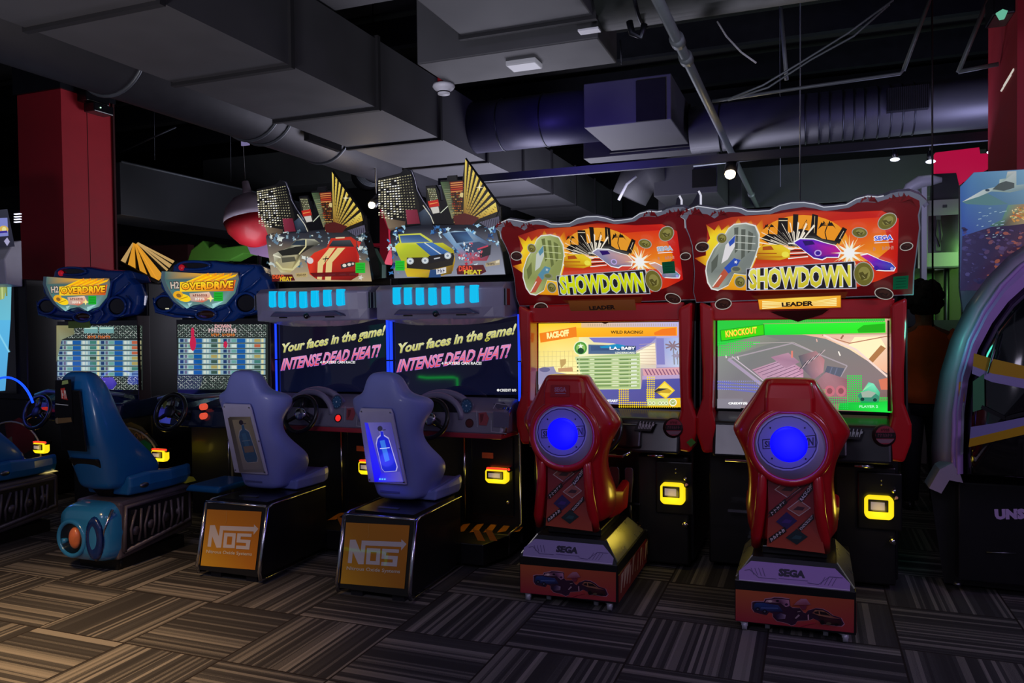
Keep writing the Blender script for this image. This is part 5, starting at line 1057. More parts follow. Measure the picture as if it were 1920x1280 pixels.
    # round badge
    c = Vector((xs+.0, yb_-.062, .955)); ring = MB(REDP).torus(c+Vector((0, .015, 0)), (0, 1, 0), .19, .024, 40, 10).build('badge_rim', s)
    bd = MB(mat('badge_plate', '#a8a0cc', .4)).cyl(c+Vector((0, .04, 0)), c, .178, n=44).build('round_badge', s)
    a = Art((c.x, c.y-DY, c.z), (0, -1, 0), fr=(1340, 690, 2.415), shift=(-1.2*k-.02*k, DY, 0)); a.L = 2
    BX, BY = 330, 336
    a.mode(None); a.ell(BX, BY, 143, 128, '#b0a8d8').ell(BX, BY, 136, 121, '#3c3070').ell(BX, BY, 131, 116, '#8c84c8')
    a.poly([(BX-115, BY-14), (BX+128, BY-34), (BX+128, BY+22), (BX-113, BY+30)], '#2c2850').poly([(BX-111, BY-10), (BX+124, BY-30), (BX+124, BY+18), (BX-109, BY+26)], '#8c84c8')
    a.text('SHOWDOWN', [(BX-104, BY-6), (BX+118, BY-24), (BX+118, BY+14), (BX-104, BY+22)], '#28244c', bold=.03)
    for x, y in ((BX-78, BY-66), (BX+78, BY-66), (BX-70, BY+72), (BX+82, BY+74)): a.ell(x, y, 4, 4, '#201c40')
    a.build('badge_print', bd)
    lens = MB(glow('#0604ff', 1.4)).lathe([(.0, .004), (.07, .0038), (.088, .002), (.092, 0)], (c.x-.004, c.y-.0035, c.z+.008), (0, -1, 0), 36).build('blue_light_window', bd)
    lamp('badge_glow', 'POINT', (c.x, c.y-.14, c.z), c, .55, (.12, .1, 1), .06)
    for sg in (-1, 1): MB(REDP).tube([(xs+sg*.125, yb_-.028, .85), (xs+sg*.135, yb_-.045, .78), (xs+sg*.145, yb_-.045, .62), (xs+sg*.165, yb_-.03, .48), (xs+sg*.17, yb_+.0, .41)], [.014, .026, .028, .030, .024], 12).build('side_bolster', s)
    # graphics strip
    nst = Vector((0, -1, .0)).normalized(); a = Art((xs, yb_-.040-DY, .6), (0, -1, .10), fr=(1340, 690, 2.415), shift=(-1.2*k-.02*k, DY, 0)); a.L = 6
    a.poly([(240, 478), (440, 466), (462, 640), (500, 838), (236, 806), (244, 640)], ['#7c1c28', '#7c1424', '#8c2428', '#b84a34', '#b84830', '#90282c'])
    for x, y, w, h, c1, c2 in ((330, 545, 60, 42, '#8c4038', '#3c1418'), (382, 632, 54, 38, '#a0584c', '#44202c'), (326, 690, 48, 40, '#2c1858', '#442478'), (372, 762, 50, 36, '#1c2c30', '#2c4c50')):
        a.poly([(x-w, y+4), (x, y-h), (x+w, y), (x, y+h)], '#c8a8a0' if w > 50 else c1).poly([(x-w+6, y+4), (x, y-h+5), (x+w-6, y), (x, y+h-5)], c1).poly([(x-w*.5, y+8), (x-w*.1, y-8), (x+w*.5, y-2), (x+w*.3, y+12)], c2)
    for st, q in (('ARENA', ((246, 650), (318, 590), (330, 608), (256, 672))), ('RACE-OFF', ((378, 590), (440, 518), (446, 545), (392, 606))), ('KNOCKOUT', ((376, 722), (446, 658), (450, 680), (388, 738))), ('DERBY', ((244, 768), (318, 716), (326, 738), (250, 790)))):
        a.poly(q, '#181014'); (a.text if st in ('RACE-OFF', 'KNOCKOUT') else a.qticks)(st, [(q[0][0]+6, q[0][1]+2), (q[1][0]-4, q[1][1]+4), (q[2][0]-5, q[2][1]-3), (q[3][0]+5, q[3][1]-5)], '#d8c8c8', bold=.02)
    for o in (0, 14): a.line([(240, 640+o+20), (440, 478+o+16)], 3, '#2c1418', False)
    a.build('graphics_strip', s)
    if True:
        a = Art((xs, yb_-.078-DY, 1.2), (0, -1, 0), fr=(1340, 690, 2.415), shift=(-1.2*k-.02*k, DY, 0)); a.L = 1
        a.poly([(275, 98), (378, 98), (380, 156), (272, 156)], '#a01422').text('SEGA', [(295, 108), (362, 108), (362, 132), (295, 132)], '#b07088', bold=.05).line([(300, 140), (358, 140)], 3, '#a090b0')
        if k: a.build('headrest_label', s)
    return t
sd_seat(0, 'glossy red bucket chair nearest the camera, with a plain headrest, rightmost of the row')
sd_seat(1, 'glossy red bucket chair with a lettered headrest label, in front of the RACE-OFF screen')

# ================================================================== twin blue muscle-engine cabinets at the left
BLUP = mat('deep_blue_gloss', '#0b3a86', .25, coat=.8, vary=.08)
BLUS = mat('blue_seat_plastic', '#1668ac', .34, coat=.4, vary=.06)
TEALP = mat('teal_blue_gloss', '#2a80c0', .22, coat=.8, vary=.08)
HS = 1.355
def h2_cabinet(k, label):
    xc = -4.385-HS*k; V = Vector((-HS*k, 0, 0)); sh = tuple(V)
    FR = (280, 440, 3.765) if k == 0 else (0, 440, 3.766); own = (0, 0, 0)
    t = thing('engine_arcade_cabinet', (xc, 5.4, 0), label, 'arcade machine', 'blue engine styled racing cabinets')
    MB(BLK).box(xc-.47, xc+.46, 5.10, 5.85, .04, .92).build('lower_body', t, bev=.01)
    MB(BLK).box(xc-.53, xc+.46, 5.09, 5.7, .92, 1.98).build('monitor_housing', t, bev=.012)
    so = MB(SCR).box(xc-.50, xc+.455, 5.0, 5.10, 1.02, 1.66).build('screen', t)
    a = Art((0, 4.9995, 1.3), (0, -1, 0), fr=FR, scr=True); a.mode(.8); rnd = random.Random(11+k)
    if k == 0: x0, x1, y0, y1 = 198, 838, 632, 1095; XS = (215, 520); W_ = 300; ROW = 730; RS = 37.5
    else: x0, x1, y0, y1 = 402, 1008, 640, 1095; XS = (415, 710); W_ = 285; ROW = 745; RS = 37
    a.poly([(x0, y0), (x1, y0), (x1, y1), (x0, y1)], '#28302c')
    ny = int((y1-y0)/13); nx = int((x1-x0)/15)
    for j in range(ny):
        for i in range(nx):
            x = x0+7+i*15+rnd.uniform(-2, 2); y = y0+6+j*13+rnd.uniform(-1, 1); d = 1 if (i+j) % 2 else -1
            if (ROW-10 < y < ROW+RS*7+5): continue
            a.line([(x-5, y-4*d), (x+5, y+4*d)], 3.2, rnd.choice(['#b8ccc0', '#e8f0e8', '#708078', '#90a898']), False)
    a.L += 1
    for q, X0 in enumerate(XS):
        for j in range(7):
            y = ROW+j*RS; a.rect(X0-8, y, X0+W_, y+RS-6, '#a8ccc4' if (j % 2) else '#98bcc8', False)
    a.L += 1
    for q, X0 in enumerate(XS):
        for j in range(7):
            y = ROW+j*RS+4; h = RS-15
            a.rect(X0+4, y, X0+28, y+h, '#1c3c70', False); a.rect(X0+36, y, X0+52, y+h, '#706c88', False); a.rect(X0+62, y+2, X0+96, y+h, ['#e8f4ec', '#70b0a8'][(j+q) % 2], False)
            a.rect(X0+100, y-2, X0+158, y+h+4, '#1060b0', False); a.rect(X0+168, y, X0+186, y+h, '#e0ece0', False); a.rect(X0+192, y, X0+206, y+h, '#d0e4dc', False)
            a.rect(X0+222, y, X0+266, y+h, rnd.choice(['#3c5c50', '#c86844', '#44887c', '#b8a860']), False); a.rect(X0+272, y-2, X0+288, y+h+2, '#ece8b0', False)
    a.L += 1
    cx = (x0+x1)/2+(10 if k == 0 else 0)
    if k == 0:
        a.tbox('DOWN', cx-65, 632, cx+50, 660, '#e8b0b0', bold=.05).ticks('AGGRESSION', cx-110, 660, cx+90, 690, '#f0c8c8', bold=.05).ticks('HIGH SCORES', cx-90, 695, cx+80, 716, '#e88028', bold=.05)
        for X0, y, w, h in ((310, 765, 22, 90), (540, 775, 14, 40), (308, 690, 12, 60)): a.ell(X0, y, w, h*.6, '#d82050')
    else:
        a.rect(595, 650, 692, 695, '#78b0b0').rect(702, 650, 805, 695, '#78b0b0').rect(600, 654, 688, 664, '#c8ecdc').rect(706, 654, 800, 664, '#c8ecdc').ticks('HIGH SCORES', 620, 710, 782, 732, '#e07020', bold=.05)
        a.poly([(402, 640), (520, 640), (530, 700), (440, 740), (402, 900)], ['#a09868', '#88905c', '#80805c', '#98a080', '#808870'])
        a.poly([(655, 1010), (800, 1005), (830, 1050), (800, 1090), (690, 1090)], ['#5040c0', '#6050d0', '#3c30a0', '#4038b0', '#3028a0']).ticks('LIMITED', 690, 1030, 750, 1045, '#a090f8', bold=.04).ticks('DEMO', 715, 1062, 752, 1078, '#f0f0ff', bold=.05)
    a.build('screen_image', so)
    if k: MB(mat('green_panel', '#7a9a3c', .4)).box(xc-.35, xc-.1, 4.985, 5.0, 1.60, 1.66).build('green_bezel_label', t)
    MB(mat('maroon_bezel', '#2a1218', .4, coat=.3)).box(xc+.455, xc+.465, 4.97, 5.1, .98, 1.7).build('side_bezel', t, bev=.006)
    # engine mask marquee
    YM = 4.99; FM = (0, 440, 3.766); S = Vector((HS*(1-k), 0, 0)); A0 = Art((0, YM, 1.9), (0, -1, 0), fr=FM, shift=S)
    out = [(320, 300), (358, 285), (366, 238), (480, 216), (620, 216), (745, 238), (900, 242), (928, 300), (975, 345), (1000, 430), (994, 500), (960, 568), (880, 582), (800, 598), (765, 636), (700, 645), (620, 645), (560, 622), (520, 600), (400, 592), (300, 580), (266, 520), (262, 460), (292, 430), (328, 428), (312, 350)]
    def P(x, y, dy=0): p = A0.pt(x, y, 0); p.y += dy; return p
    c0 = P(590, 420)
    def scl(pts, s, dy): return [Vector((c0.x+(p.x-c0.x)*s, p.y+dy, c0.z+(p.z-c0.z)*s)) for p in pts]
    pts = [P(*p) for p in out]
    mk = MB(BLUP); mk.loft([scl(pts, .84, .30), scl(pts, .92, .14), scl(pts, .97, .05), scl(pts, .93, 0)], smooth=False); mo = mk.build('marquee_shroud', t, bev=.02, seg=3)
    for cx_, cy_, rx, ry, nm in ((338, 505, 62, 52, 'lamp_pod'), (832, 505, 64, 66, 'lamp_pod'), (515, 258, 100, 26, 'intake_opening'), (590, 578, 62, 34, 'nose_lamp')):
        rp = [P(cx_+rx*math.cos(i*PI/12), cy_+ry*math.sin(i*PI/12), -.012) for i in range(25)]
        b = MB(BLUP).tube(rp, .011, 10); po = b.build(nm, mo)
        b = MB(mat('lamp_well', '#0a0a14', .2, coat=.6) if nm != 'nose_lamp' else mat('amber_lens', '#3a2018', .15, coat=1)); b.loft([[P(cx_+rx*s*math.cos(i*PI/12), cy_+ry*s*math.sin(i*PI/12), d) for i in range(24)] for s, d in ((1, -.006), (.75, -.016 if nm == 'nose_lamp' else -.008), (.3, -.03 if nm == 'nose_lamp' else -.009))]); b.build('lens', po)
    MB(mat('red_lamp', '#c81828', .2, coat=1, emit=.5)).sphere(P(445, 272, -.02), (.028, .02, .026), 14, 10).build('red_lamp', mo)
    for pth in ([(320, 330), (330, 400), (380, 470), (430, 530), (560, 560)], [(640, 560), (720, 520), (780, 440), (800, 330), (880, 270)], [(800, 440), (860, 400), (920, 340)], [(900, 430), (930, 480), (920, 550), (860, 575)], [(700, 480), (740, 560), (690, 620)], [(270, 470), (290, 560), (400, 588), (520, 598)]):
        MB(BLUP).tube([P(x, y, -.015) for x, y in pth], [.006]+[.014]*(len(pth)-2)+[.006], 8).build('moulded_ridge', mo)
    sg = [(330, 296), (560, 312), (772, 306), (778, 350), (755, 440), (700, 508), (655, 520), (620, 540), (560, 508), (500, 520), (462, 540), (400, 490), (352, 420), (325, 350)]
    sl_ = MB(mat('sign_frame', '#8ab4b8', .3)).slab([P(x, y, -.012) for x, y in sg], (0, -1, 0), .02).build('marquee_sign', mo)
    a = Art((0, YM-.0325, 1.9), (0, -1, 0), fr=FM, shift=S); a.mode(1.0)
    a.poly(sg, ['#50706c', '#e0a020', '#705840', '#506868', '#507870', '#60807c', '#70a0a0', '#90c8c8', '#608078', '#608884', '#90c8c8', '#508080', '#6c5c3c', '#406060'])
    for q in range(14): a.poly([(440+q*16, 372), (560+q*16, 318-(q % 3)*6), (575+q*14, 330)], ['#f8d010', '#f8b808', '#e89018'][q % 3], False)
    a.L += 1; a.poly([(420, 366), (760, 352), (745, 425), (420, 430)], ['#f8c818', '#e86818', '#c84818', '#f8d020'])
    a.text('H2', [(356, 362), (418, 358), (420, 412), (362, 414)], '#302428', bold=.1).text('H2', [(360, 366), (414, 362), (416, 408), (366, 410)], '#c8b8a8', bold=.03)
    a.text('OVERDRIVE', [(425, 368), (750, 352), (746, 412), (428, 422)], '#581c08', bold=.10).text('OVERDRIVE', [(430, 372), (746, 357), (742, 408), (432, 417)], '#f8e020', bold=.04, c2='#f88c10')
    a.ell(445, 470, 44, 24, '#f8d010', rot=.3).ell(410, 450, 30, 26, '#e8a818').ell(415, 455, 16, 12, '#886020', rot=.5).line([(420, 480), (470, 462)], 5, '#a87810')
    a.poly([(480, 440), (600, 432), (620, 470), (560, 500), (490, 492)], ['#c8a890', '#e8c8b0', '#d89878', '#c85838', '#b89890']).ticks('TWISTED', 500, 445, 590, 462, '#803020', bold=.03).ticks('CREW', 515, 470, 575, 486, '#f0e8d8', bold=.03).star(610, 475, 24, 9, 4, '#f8e890').poly([(470, 505), (500, 500), (480, 528)], '#a0c8c8').poly([(620, 510), (690, 490), (625, 535)], '#a0d0d0')
    a.rect(630, 432, 686, 492, '#18a828').rect(636, 442, 680, 446, '#10801c').rect(636, 458, 680, 462, '#10801c').rect(636, 474, 680, 478, '#10801c')
    a.build('sign_picture', sl_)
    # dash
    ds = MB(mat('navy_dash', '#0a1c3c', .25, coat=.7)); ds.loft([[Vector((xc+x, y+dy, z)) for y, z in ((4.62, .84), (4.66, .98), (4.80, 1.04+h), (5.08, 1.03+h*.3), (5.08, .84))] for x, h, dy in ((-.50, -.05, .16), (-.4, .0, .04), (-.2, .03, -.02), (0, .0, -.04), (.2, .03, -.02), (.38, .0, .03), (.47, -.05, .14))], smooth=False)
    dash = ds.build('dashboard', t, bev=.02, seg=3)
    wc = PY(320 if k == 0 else 70, 772, 4.50); steering_wheel(t, wc, .135, .35, .017, DARKSTEEL)
    cb = MB(mat('silver_carbon', '#7c8c9c', .3, .6)); cb.tube([(xc-.42, 4.72, 1.035), (xc-.2, 4.66, 1.08), (xc, 4.66, 1.065), (xc+.2, 4.70, 1.08), (xc+.42, 4.86, 1.04)], .018, 8); cb.build('dash_edge', dash)
    for z in (1.0, .93):
        c = Vector((xc+.06, 4.585, z)); c.x = xc+.13; MB(glow('#e05038', .9)).cyl(c, c+Vector((0, .04, 0)), .024, n=18).build('red_button', dash)
    c = PY(106 if k else 292, 766, 4.56); MB(glow('#c8281c', .6) if k else mat('dark_button', '#401018', .3)).cyl((xc-.17, 4.57, .93), (xc-.17, 4.62, .93), .022, n=18).build('start_button', dash)
    a = Art((0, 4.5795, 1.0), (0, -1, 0), fr=(280, 700, 4.267), shift=(-HS*k, 0, 0)); a.poly([(105, 225), (145, 218), (138, 248), (120, 285), (106, 262)], '#b8c050').poly([(200, 225), (215, 212), (238, 235), (230, 262), (200, 260)], '#a8c4c8'); a.build('dash_sticker', dash)
    # curved footwell print
    p = PY(268, 838, 4.95)+V
    MB(mat('cream_trim', '#b8b09c', .35)).tube([(p.x-.20+.36*math.cos(q), 4.95, p.z-.10+.26*math.sin(q)) for q in [PI*.75-i*PI*.85/14 for i in range(15)]], .008, 8).build('curved_trim', t)
    MB(mat('footwell_panel', '#10141c', .4)).prism([(p.x-.20+.35*math.cos(q), p.z-.10+.25*math.sin(q)) for q in [PI*2*i/28 for i in range(28)]], 'y', 4.96, 5.0).build('footwell_panel', t)
    a = Art((0, 4.9595, .7), (0, -1, 0), fr=(80, 680, 3.2), shift=sh); a.mode(None)
    if k == 0:
        a.poly([(440, 385), (530, 355), (600, 385), (648, 440), (650, 560), (600, 590), (510, 590), (500, 450)], ['#7a6824', '#8a7428', '#6a6424', '#38401c', '#2c4420', '#283c20', '#5c3020', '#7a5824'])
        a.text('H2Over', [(500, 425), (632, 405), (628, 450), (500, 472)], '#3c1c10', bold=.07).text('H2Over', [(500, 425), (632, 405), (628, 450), (500, 472)], '#c08c40', bold=.02)
        a.poly([(520, 500), (610, 460), (655, 490), (650, 560), (600, 585), (530, 560)], '#1c7840').poly([(540, 570), (560, 545), (585, 575)], '#b02c1c').poly([(505, 515), (540, 500), (530, 545)], '#50a08c')
    else:
        a.poly([(440, 400), (540, 360), (620, 400), (645, 470), (640, 560), (560, 600), (470, 590)], ['#5c1018', '#7c141c', '#6c1018', '#500c14', '#3c0a10', '#480c14', '#7c1820']).poly([(450, 500), (490, 480), (500, 560), (460, 570)], '#807c5c')
    a.build('footwell_print', t)
    card_reader(t, (PY(305, 852, 4.9).x+V.x, 4.9, PY(305, 852, 4.9).z), .15, .10, True, 'card reader glowing amber with red light')
    MB(CHR).tube([(xc+.14 if k else xc+.10, 4.9, .25), (xc+.14 if k else xc+.10, 4.9, .87)], .007, 8).build('chrome_trim', t)
    if k == 0: MB(mat('cream_bar', '#7c7858', .5)).tube([(xc+.13, 4.9, .2), (xc+.13, 4.9, .84), (xc+.17, 4.9, .85), (xc+.4, 4.95, .85)], .009, 8).build('side_trim', t)
    k == 0 and MB(glow('#c8c4a8', .9)).tube([(xc-.56, 4.95, PY(284, 579, 4.95).z), (xc-.53, 4.95, PY(284, 579, 4.95).z)], .006, 6).build('marker_light', t)
    if k == 0:
        c = PY(395, 945, 4.42)
        MB(BLUS).loft([[Vector((c.x+x, y, z)) for x, z in ((-.17, .42), (.14, .42), (.16, .47), (-.13, .47))] for y in (4.34, 4.72)], smooth=False).build('foot_step', t, bev=.02, seg=3)
    return t
h2_cabinet(0, 'blue engine styled racing cabinet nearer the city skyline machines, red button row beside wheel')
h2_cabinet(1, 'blue engine styled racing cabinet directly in front of the left red column')

def h2_seat(k, label):
    xc = -4.44-HS*k; t = thing('blue_arcade_chair', (xc, 4.1, 0), label, 'arcade chair', 'blue arcade racing chairs')
    # engine base
    EN = mat('engine_grey', '#5c5560', .4, .3, coat=.2, vary=.25, scale=20, bump=.4)
    b = MB(EN); b.prism([(3.80, .07), (4.46, .14), (4.46, .44), (4.40, .46), (3.82, .45)], 'x', xc-.20, xc+.20); base = b.build('engine_base', t, bev=.02)
    MB(BLK).box(xc-.17, xc+.17, 3.82, 4.4, .0, .09).build('plinth', base)
    x = xc+.205
    fr = MB(EN).tube([(x, 3.84, .12), (x, 3.86, .41), (x, 4.42, .42), (x, 4.42, .20), (x, 3.84, .12)], .016, 6).build('relief_frame', base)
    rnd = random.Random(21)
    MB(mat('relief_dark', '#16141c', .5)).prism([(3.87, .13), (4.41, .2), (4.41, .41), (3.87, .40)], 'x', x-.006, x+.001).build('relief_recess', fr)
    for i in range(9):
        y = 3.90+i*.056; MB(EN).tube([(x+.004, y, .16+i*.005), (x+.012, y+rnd.uniform(-.02, .03), .26), (x+.008, y+.02+rnd.uniform(-.02, .03), .38)], .010, 6).build('relief_pipe', fr)
    for i in range(4): MB(EN).cyl((x-.01, 3.93+i*.13, .24+.015*i), (x+.014, 3.93+i*.13, .24+.015*i), .03, n=14).build('relief_boss', fr)
    MB(STL).box(x-.004, x+.012, 3.90, 3.93, .355, .385).build('relief_bolt', fr)
    # blue turbine nose
    nose = MB(TEALP)
    nose.loft([[Vector((xc-.01+s*.205*math.copysign(abs(math.cos(q))**.42, math.cos(q)), y, .255+s*h*math.copysign(abs(math.sin(q))**.42, math.sin(q)))) for q in [2*PI*i/28 for i in range(28)]] for y, s, h in ((3.92, 1, .185), (3.82, 1.03, .19), (3.74, 1.0, .18), (3.70, .9, .18), (3.685, .6, .17))])
    no = nose.build('turbine_nose', base)
    c = Vector((xc-.08, 3.688, .225))
    MB(TEALP).torus(c+Vector((0, 0, 0)), (0, 1, 0), .112, .017, 36, 12).build('intake_ring', no)
    MB(BLK).cyl(c+Vector((0, .02, 0)), c+Vector((0, -.006, 0)), .108, n=30).build('intake_well', no)
    MB(mat('orange_swirl_ball', '#d8764c', .3, coat=.4, vary=.5, scale=14)).sphere(c+Vector((.042, -.012, .01)), (.044, .03, .07), 20, 14).build('intake_ball', no)
    MB(TEALP).cyl(c+Vector((-.04, 0, -.015)), c+Vector((-.055, -.03, -.015)), .018, n=14).build('intake_knob', no)
    c2 = Vector((xc+.115, 3.70, .24)); MB(mat('scoop_navy', '#0a2c70', .25, coat=.8)).loft([[c2+Vector((.062*s*math.cos(q), -.01+d, .13*s*math.sin(q))) for q in [2*PI*i/20 for i in range(20)]] for s, d in ((1.15, 0.01), (1, -.012), (.7, -.006), (.3, .0))]).build('side_scoop', no)
    MB(CHR).tube([(xc+.20, 3.76, .42), (xc+.175, 3.715, .30), (xc+.165, 3.70, .22), (xc+.13, 3.71, .11)], .009, 8).build('chrome_edge', no)
    for s, z in ((-.21, .37), (-.215, .13)): MB(STL).sphere((xc+s, 3.78, z), .016, 12, 8).build('bolt_head', no)
    for s in (-.15, .15): MB(RUB).cyl((xc+s, 3.85, 0), (xc+s, 3.85, .07), .025, n=12).build('foot', base)
    # shell
    secs = [(.50, 3.83, .13, .17, .30), (.58, 3.81, .14, .20, .42), (.66, 3.785, .15, .215, .42), (.75, 3.76, .155, .215, .36), (.84, 3.735, .155, .21, .29), (.93, 3.715, .155, .205, .23),
            (1.03, 3.70, .15, .20, .19), (1.13, 3.69, .14, .185, .17), (1.22, 3.69, .125, .155, .15), (1.29, 3.70, .09, .115, .11), (1.32, 3.72, .06, .07, .06)]
    s = seat_shell(secs, xc-.05, BLUS, t, 'backrest')
    cu = MB(BLUS); cu.loft([[Vector((xc-.02+x*w, y, z)) for x, z in ((-1, .47), (1, .47), (1.12, .53), (1.1, h), (.9, h+.005), (.75, .55), (-.75, .55), (-.9, h+.005), (-1.1, h), (-1.12, .53))] for y, w, h in ((3.92, .18, .60), (4.06, .21, .615), (4.24, .22, .60), (4.40, .21, .60), (4.46, .19, .60))], smooth=False)
    co = cu.build('seat_cushion', t, bev=.025, seg=3)
    c = Vector((xc+.205, 4.02, .53)); MB(STL).sphere(c, (.012, .04, .018), 14, 8).build('silver_emblem', co)
    xm = xc-.05
    MB(mat('back_panel_black', '#0a0a10', .3, coat=.4)).slab([(xm-.11, 3.705, .80), (xm+.11, 3.705, .80), (xm+.10, 3.672, 1.20), (xm-.10, 3.672, 1.20)], (0, -1, -.08), .012).build('back_panel', s, bev=.004)
    a = Art((xm, 3.705-.014, .80), (0, -1, -.08), shift=(-HS*k, 0, 0), fr=(0, 700, 3.2)); a.L = 3
    a.poly([(332, 40), (428, 34), (440, 305), (330, 306)], '#0c0c14'); a.poly([(375, 45), (408, 38), (412, 60), (372, 68)], '#a0b870').poly([(365, 90), (390, 85), (400, 130), (410, 160), (370, 150)], ['#d04038', '#c83028', '#b82820', '#a82018', '#d85048']).qticks('RT', [(368, 100), (398, 95), (405, 150), (372, 148)], '#e8d8d0', bold=.05).line([(336, 182), (412, 190)], 5, '#c8d0d8').poly([(340, 268), (430, 262), (435, 290), (345, 300)], '#7c6444').poly([(335, 270), (350, 262), (352, 302), (338, 296)], '#8c7c64')
    a.build('back_print', s)
    MB(BLK).loft([[Vector((xm+x, y, z)) for x, y in ((-w, yb), (w, yb), (w, yb+.3), (-w, yb+.3))] for z, w, yb in ((.45, .07, 3.93), (.60, .12, 3.84), (.74, .13, 3.748))], smooth=False).build('rear_spine', t, bev=.01)
    if k == 0: MB(mat('yellow_wedge', '#c8c83c', .4)).prism([(4.40, .465), (4.50, .465), (4.47, .50), (4.43, .51)], 'x', xc+.12, xc+.2).build('yellow_wedge', t)
    else: MB(glow('#d8c070', .8)).prism([(4.36, .465), (4.46, .465), (4.44, .475)], 'x', xc+.12, xc+.2).build('lit_wedge', t)
    return t
h2_seat(0, 'blue moulded racing chair in full view on an engine base with round turbine nose')
h2_seat(1, 'blue moulded racing chair cut off by the left picture edge')
for k in (0, 1): lamp('panel_glow', 'POINT', (-5.3-1.3*k, 4.55, 1.15), (-5, 4.9, 1), .7, (.15, .12, 1), .2)

# ================================================================== cabinet at the left picture edge
XL = PY(38, 420, 5.0).x
t = thing('tall_arcade_cabinet', (XL-.5, 5.3, 0), 'tall arcade cabinet with pale blue screen cut off by the left picture edge', 'arcade machine')
MB(BLK).box(XL-1.1, XL-.05, 5.05, 5.9, .03, 1.0).build('lower_body', t, bev=.01)
MB(BLK).box(XL-1.1, XL+.02, 5.02, 5.7, .95, 2.05).build('monitor_housing', t, bev=.01)
a0 = PY(24, 470, 5.0); a1 = PY(-60, 735, 5.0)
so = MB(SCR).box(XL-1.0, a0.x, 5.0, 5.03, a1.z, a0.z).build('screen', t)
a = Art((0, 4.9995, 1.5), (0, -1, 0)); a.mode(.9)
a.poly([(-100, 474), (23, 471), (20, 600), (-100, 600)], ['#60a0b0', '#78b0b8', '#70c8e0', '#60b8d0']).poly([(-100, 600), (20, 600), (10, 732), (-100, 740)], ['#58b8e8', '#60c0f0', '#58b0e8', '#50a0e0'])
a.poly([(-60, 490), (10, 486), (18, 520), (8, 560), (-60, 580)], '#a0b468').line([(0, 480), (12, 500), (22, 484)], 3, '#386878').line([(3, 500), (5, 560)], 3, '#c8d890').line([(12, 500), (13, 555)], 3, '#7c9050').line([(-10, 610), (18, 660)], 3, '#88d8f8')
a.build('screen_image', so)
hw = MB(WHT); hw.prism([(5.01, 1.98), (4.86, 2.0), (4.84, 2.22), (4.93, 2.38), (5.01, 2.40)], 'x', XL-1.05, XL+.0); mo = hw.build('marquee', t, bev=.01)
a = Art((0, 4.838, 2.1), (0, -1, 0)); a.mode(.8); a.poly([(-80, 400), (14, 392), (28, 462), (-80, 470)], ['#282a34', '#343644', '#282838', '#14141c']).poly([(-60, 412), (14, 408), (16, 442), (-60, 448)], '#8890d8').ell(7, 430, 9, 7, '#e8c060').ell(8, 430, 4, 5, '#f8f0a0').line([(-20, 437), (14, 434)], 4, '#3428a0').poly([(8, 452), (14, 445), (19, 453), (14, 461)], '#b8b4dc'); a.build('marquee_print', mo)
for i in range(4):
    c = PY(34, 401+i*5, 4.83); MB(glow('#e8e8ff', 1.6)).box(c.x-.04, c.x+.03, 4.82, 4.84, c.z-.004, c.z+.004).build('white_light_bar', mo)
c = PY(14, 780, 4.45); RR = PY(66, 780, 4.45).x-c.x
MB(glow('#1040ff', 2.2)).tube([c+Vector((RR*math.cos(q), 0, RR*math.sin(q))) for q in [PI*1.1-i*PI*.98/30 for i in range(31)]], .009, 8).build('blue_light_ring', t)
lamp('ring_glow', 'POINT', c+Vector((.1, -.15, .2)), c, 1.0, (.1, .15, 1), .1)

# ================================================================== jet simulator at the right edge
YP = 5.0
t = thing('jet_simulator_pod', (PY(1900, 800, YP).x, 5.6, 0), 'large dark flight simulator pod with mauve arched frame at the right edge', 'arcade machine')
MAU = mat('mauve_plastic', '#a480c0', .4, coat=.2); GRM = mat('grey_mauve_side', '#9488a0', .4, coat=.2)
b0 = PY(1760, 1085, 5.24)
MB(BLK).loft([[PY(x, y, Y) for x, y, Y in r] for r in ([(1770, 1092, 5.2), (2080, 1125, 5.2), (2080, 1125, 6.4), (1775, 1080, 6.4)], [(1742, 905, 5.2), (2080, 905, 5.2), (2080, 905, 6.4), (1742, 905, 6.4)], [(1752, 878, 5.15), (2080, 860, 5.15), (2080, 860, 6.4), (1752, 878, 6.4)])], smooth=False).build('pod_base', t)
outer = [(1748, 900), (1746, 840), (1750, 770), (1762, 700), (1782, 635), (1812, 572), (1850, 520), (1890, 480), (1950, 440)]
mid = [(1785, 890), (1784, 840), (1786, 770), (1796, 700), (1815, 635), (1842, 580), (1875, 532), (1912, 495), (1965, 460)]
inner = [(1806, 888), (1806, 840), (1808, 775), (1816, 712), (1834, 655), (1860, 606), (1890, 566), (1924, 535), (1980, 505)]
def P(p, Y): return PY(p[0], p[1], Y)
b = MB(GRM); b.loft([[P(o, 5.30), P(m_, 5.02), P(m_, 5.06), P((o[0]+12, o[1]+4), 5.36)] for o, m_ in zip(outer, mid)]); b.build('outer_rim', t)
b = MB(MAU); b.loft([[P(m_, 5.02), P(((m_[0]+i[0])/2, (m_[1]+i[1])/2), 4.985), P(i, 5.0), P(i, 5.10), P(m_, 5.10)] for m_, i in zip(mid, inner)], smooth=False); fo = b.build('arch_frame', t)
b = MB(MAU); b.tube([P((m_[0]+3, m_[1]+3), 5.005) for m_ in mid], .012, 8); b.build('rim_bead', fo)
MB(GRM).slab([P(p, 4.99) for p in [(1742, 915), (1762, 880), (1786, 868), (1800, 888), (1806, 905), (1780, 900), (1765, 925)]], (0, 1, 0), .2).build('lower_bracket', t)
